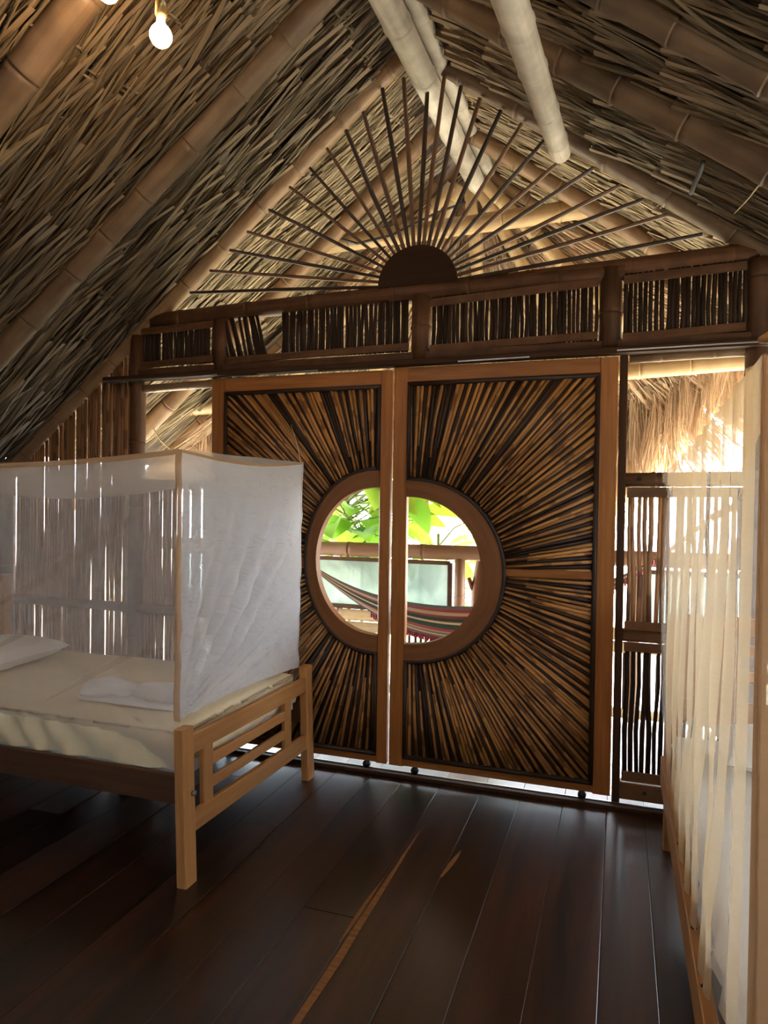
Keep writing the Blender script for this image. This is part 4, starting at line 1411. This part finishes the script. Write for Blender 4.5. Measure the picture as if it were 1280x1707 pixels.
# ================================================================== LAMPS
def bulb(label, c, top, watts):
    b_ = thing('pendant_bulb', label, 'lamp', c, None)
    c = Vector(c)
    prof = [(-0.037, 0.002), (-0.034, 0.015), (-0.024, 0.028), (-0.008, 0.0365), (0.008, 0.037), (0.024, 0.029), (0.036, 0.018), (0.045, 0.014), (0.062, 0.013)]
    MB().tube([c + Vector((0, 0, z)) for z, r in prof], [r for z, r in prof], 20).build('bulb', 'bulb_glass', b_, True)
    MB().tube([c + Vector((0, 0, 0.062)), c + Vector((0, 0, 0.07)), c + Vector((0, 0, 0.11)), c + Vector((0, 0, 0.118))], [0.016, 0.02, 0.019, 0.008], 16).build('socket', 'brass', b_, True)
    MB().tube([c + Vector((0, 0, 0.118)), Vector(top)], 0.003, 6).build('cord', 'rope', b_, True)
    ld = bpy.data.lights.new('bulb_light', 'POINT'); ld.energy = watts; ld.color = (1.0, 0.70, 0.42); ld.shadow_soft_size = 0.04
    lo = bpy.data.objects.new('bulb_light', ld); COL.objects.link(lo); lo.parent = b_
    lo.location = (0, 0, -0.05)
    return b_


bulb('glowing warm bulb hanging under the left roof slope', wall_point(268, 60, 2.0), (-1.49, 2.0, 3.62), 1.3)
bulb('second warm bulb at the top edge, left of the other', wall_point(180, -15, 1.95), (-1.68, 1.95, 3.48), 1.0)

bulb('third warm bulb, added unseen behind the camera', (0.2, -0.7, 2.7), (0.2, -0.7, 3.0), 9.0)  # added lamp out of view, gives the room warm light from the front

# ================================================================== OUTSIDE
g = MB().beam((0, -20, -2.6), (0, 45, -2.6), 90, 0.1).build('ground', 'ground_green'); struct(g)
vd = empty('veranda_floor', (-1.0, 4.7, 0)); struct(vd)
for k in range(16):
    y = 3.80 + k * 0.12
    MB().beam((-4.6, y, -0.02), (2.2, y, -0.02), 0.115, 0.03, side=(0, 1, 0), ch=0.004).build('deck_board', 'deck_wood', vd)
# railing
rail = thing('veranda_railing', 'bamboo veranda railing with framed glass panels, seen through the doors', 'railing', (-1.3, 5.1, 0))
bamboo(MB(), (-4.4, 5.1, 1.105), (2.0, 5.1, 1.135), 0.056, 0.056, 0.5, 0, 14, 71).build('handrail', 'handrail_bamboo', rail, True)
for x in (-3.6, -2.38, -1.125, 0.1, 1.3):
    bamboo(MB(), (x, 5.1, 0.0), (x, 5.1, 1.08), 0.042, 0.04, 0.35, 0, 12, int(x * 10) + 90).build('post', 'handrail_bamboo', rail, True)
for a, b in ((-3.5, -2.44), (-2.30, -1.20), (0.16, 1.24)):
    f_ = empty('glass_panel', ((a + b) / 2, 5.1, 0.66)); f_.parent = rail; f_.location = Vector(((a + b) / 2, 5.1, 0.66)) - world_loc(rail)
    z0, z1 = 0.665, 1.04
    MB().beam((a, 5.1, z0), (b, 5.1, z0), 0.03, 0.035, side=(0, 1, 0)).build('frame_bar', 'frame_wood', f_)
    MB().beam((a, 5.1, z1), (b, 5.1, z1), 0.03, 0.03, side=(0, 1, 0)).build('frame_bar', 'frame_wood', f_)
    MB().beam((a, 5.1, z0), (a, 5.1, z1), 0.035, 0.03).build('frame_bar', 'frame_wood', f_)
    MB().beam((b, 5.1, z0), (b, 5.1, z1), 0.035, 0.03).build('frame_bar', 'frame_wood', f_)
    MB().beam((a, 5.1, (z0 + z1) / 2), (b, 5.1, (z0 + z1) / 2), 0.006, z1 - z0 - 0.03, side=(0, 1, 0), ch=0.001).build('pane', 'pane_glass', f_)
bamboo(MB(), (-4.4, 5.1, 0.60), (2.0, 5.1, 0.60), 0.045, 0.045, 0.5, 0, 12, 72).build('middle_rail', 'bamboo_gold', rail, True)
bamboo(MB(), (-4.4, 5.1, 0.51), (2.0, 5.1, 0.51), 0.04, 0.04, 0.5, 0, 12, 73).build('middle_rail', 'bamboo_gold', rail, True)
x = -2.6
while x < 0.7:
    MB().tube([(x, 5.1, 0.02), (x + random.gauss(0, 0.004), 5.1, 0.48)], 0.011, 7).build('baluster', 'reed_dark', rail, True)
    x += 0.042
bamboo(MB(), (-4.4, 5.1, 0.05), (2.0, 5.1, 0.05), 0.035, 0.035, 0.5, 0, 12, 74).build('bottom_rail', 'bamboo_gold', rail, True)
# rough natural post right of the glass
pts = [(-0.98, 5.22, 0.0), (-1.0, 5.22, 0.6), (-0.985, 5.22, 0.85), (-0.96, 5.22, 1.1), (-0.97, 5.22, 1.6), (-0.955, 5.22, 2.36)]
t_ = thing('tree_trunk_post', 'rough reddish tree trunk post behind the veranda handrail', 'post', (-0.98, 5.22, 0))
MB().tube(pts, [0.075, 0.068, 0.078, 0.062, 0.06, 0.055], 12).build('trunk', 'ring_wood', t_, True)
MB().tube([(-1.0, 5.2, 0.8), (-1.05, 5.19, 0.86), (-1.075, 5.18, 0.93)], [0.03, 0.022, 0.014], 9).build('branch_stub', 'ring_wood', t_, True)

# hammock slung along the veranda
ham = thing('hammock', 'striped red, green and cream hammock slung across the veranda', 'hammock', (-1.0, 4.4, 0.7))


def ham_pt(u, v):
    x = -2.2 + 2.7 * u
    far = 0.775 + 0.20 * (x + 1.15) ** 2
    near = 0.66 + 0.42 * (x + 0.95) ** 2
    w = math.sin(math.pi * min(1, max(0, (u + 0.03) / 1.06))) ** 0.6
    end = 0.5 * (far + near)
    far, near = end + (far - end) * w, end + (near - end) * w
    y = 4.45 + (0.03 + 0.27 * w) * (1 - 2 * v)
    z = far * (1 - v) + near * v - 0.045 * w * math.sin(math.pi * v) + 0.003 * math.sin(v * 40 + u * 9)
    return (x, y, z)


MB().grid(panel(ham_pt, 60, 40), 2.7, 1.0).build('cloth', 'hammock_cloth', ham, True)
for u, px in ((0.0, -2.9), (1.0, 1.5)):
    a = np.mean([ham_pt(u, v) for v in (0, 0.5, 1)], 0)
    MB().tube([a, (px, 4.5, 1.55 if u == 0 else 2.0)], [0.022, 0.012], 8).build('hanging_cord', 'rope', ham, True)
mb = MB()
for k in range(120):
    u = 0.26 + 0.66 * k / 120
    p = np.array(ham_pt(u, 1.0))
    mb.tube([p, p + np.array([0.003 * math.sin(k), 0, -0.018]), p + np.array([0.004 * math.sin(k * 2.1), 0.0, -0.032])], [0.008, 0.0075, 0.006], 5, caps=False)
fr = mb.build('fringe', 'fringe_red', ham, True); fr['kind'] = 'stuff'


# plants beyond the railing
def leaf_blade(L, W, kind, r):
    """Folded, drooping blade in local axes: x along the midrib, z up."""
    n = 7
    mb = MB()
    P = np.zeros((n + 1, 3, 3))
    for i in range(n + 1):
        t = i / n
        if kind == 'heart':
            w = W * (math.sin(math.pi * min(1, t * 0.92 + 0.08)) ** 0.75) * (1.25 - 0.6 * t)
        else:
            w = W * math.sin(math.pi * min(1, t * 0.97 + 0.03)) ** 0.6
        x = L * t; z = -0.35 * L * t * t
        P[i, 0] = (x - 0.05 * w, -w / 2, z + 0.18 * w); P[i, 1] = (x, 0, z); P[i, 2] = (x - 0.05 * w, w / 2, z + 0.18 * w)
    mb.grid(P, L, W)
    return mb


BLADES = {}
for kd, L, W in (('heart', 0.42, 0.30), ('long', 0.75, 0.16), ('slim', 0.30, 0.035)):
    for m_ in ('leaf_green', 'leaf_lime', 'leaf_deep'):
        BLADES[(kd, m_)] = leaf_blade(L, W, kd, random).mesh('leaf', m_, True)


def place_leaf(parent, p, direction, roll, sc, key):
    o = bpy.data.objects.new('leaf', BLADES[key]); COL.objects.link(o); o.parent = parent
    X = Vector(direction).normalized()
    Z = Vector((0, 0, 1)); Y = Z.cross(X).normalized(); Z = X.cross(Y)
    M = Matrix((X, Y, Z)).transposed().to_4x4()
    M = M @ Matrix.Rotation(roll, 4, 'X') @ Matrix.Scale(sc, 4)
    M.translation = Vector(p) - world_loc(parent)
    o.matrix_local = M


def plant(name, label, base, h, n, kind, mats, spread, seed, z_from=0.35, size=0.8):
    r = random.Random(seed)
    t = thing(name, label, 'plant', base)
    b_ = Vector(base)
    top = b_ + Vector((r.uniform(-0.1, 0.1), r.uniform(-0.1, 0.1), h))
    MB().tube([b_, b_.lerp(top, 0.5) + Vector((r.uniform(-0.06, 0.06), 0, 0)), top], [0.03, 0.022, 0.012], 7).build('stem', 'stem_green', t, True)
    for k in range(n):
        a = r.uniform(0, 2 * math.pi)
        zz = r.uniform(z_from, 1.0)
        st = b_.lerp(top, zz)
        rad = spread * r.uniform(0.25, 1.0)
        p = st + Vector((math.cos(a) * rad, math.sin(a) * rad * 0.7, r.uniform(-0.1, 0.25)))
        MB().tube([st, st.lerp(p, 0.5) + Vector((0, 0, 0.05)), p], [0.008, 0.006, 0.004], 5, caps=False).build('leaf_stem', 'stem_green', t, True)
        place_leaf(t, p, (math.cos(a), math.sin(a) * 0.8 - 0.3, r.uniform(-0.5, 0.35)), r.uniform(-0.6, 0.6), r.uniform(0.7, 1.25) * size, (kind, r.choice(mats)))
    return t


plant('broadleaf_plant', 'lime green broad leaved plant filling the left half of the round window', (-2.2, 5.62, -2.5), 4.15, 74, 'heart', ['leaf_lime', 'leaf_green', 'leaf_lime'], 0.7, 1, 0.84)
plant('broadleaf_plant', 'tall bright plant with long leaves behind the left of the round window', (-2.75, 6.6, -2.5), 4.6, 34, 'long', ['leaf_green', 'leaf_lime'], 0.6, 2, 0.78)
plant('fern_plant', 'dark green plant with slim leaflets just above the handrail', (-2.1, 5.75, -2.5), 3.70, 90, 'slim', ['leaf_deep', 'leaf_deep', 'leaf_green'], 0.4, 3, 0.92)
plant('broadleaf_plant', 'low green leaves above the handrail in the right half of the round window', (-1.45, 6.0, -2.5), 3.72, 12, 'long', ['leaf_green', 'leaf_lime'], 0.3, 4, 0.9)
plant('broadleaf_plant', 'pale green plant behind the glass panel', (-1.6, 6.1, -2.5), 3.2, 24, 'heart', ['leaf_deep', 'leaf_green'], 0.5, 5, 0.6)
plant('broadleaf_plant', 'yellow green plant far right behind the round window', (-1.15, 7.6, -2.5), 3.9, 8, 'heart', ['leaf_lime'], 0.45, 6, 0.85)

# neighbouring buildings glimpsed through the openings
hut = thing('garden_hut', 'small brown hut glimpsed through the right half of the round window', 'hut', (-3.4, 14.5, -2.5))
MB().beam((-3.4, 14.5, -2.5), (-3.4, 14.5, 1.75), 1.0, 1.4).build('wall', 'hut_wall', hut)
MB().beam((-2.88, 13.85, 1.2), (-2.88, 13.85, 1.6), 0.16, 0.02).build('window', 'hole_dark', hut)
MB().beam((-4.1, 14.5, 1.75), (-3.4, 14.5, 2.3), 1.8, 0.12, side=(0, 1, 0)).build('roof', 'thatch_thin', hut)
MB().beam((-2.7, 14.5, 1.75), (-3.4, 14.5, 2.3), 1.8, 0.12, side=(0, 1, 0)).build('roof', 'thatch_thin', hut)
shed = thing('ribbed_shed', 'pale ribbed shed roof glimpsed through the net and the right window', 'shed', (2.0, 9.5, -2.5))
for x, y in ((1.35, 8.6), (2.6, 8.6), (1.35, 10.4), (2.6, 10.4)):
    MB().beam((x, y, -2.5), (x, y, 1.75), 0.08, 0.08).build('post', 'hut_wall', shed)
for k in range(16):
    y = 8.4 + k * 0.14
    MB().beam((1.2, y, 2.55), (2.8, y, 1.75), 0.10, 0.03, side=(0, 1, 0)).build('roof_rib', 'ribbed_white', shed)

print('objects', len(S.objects))
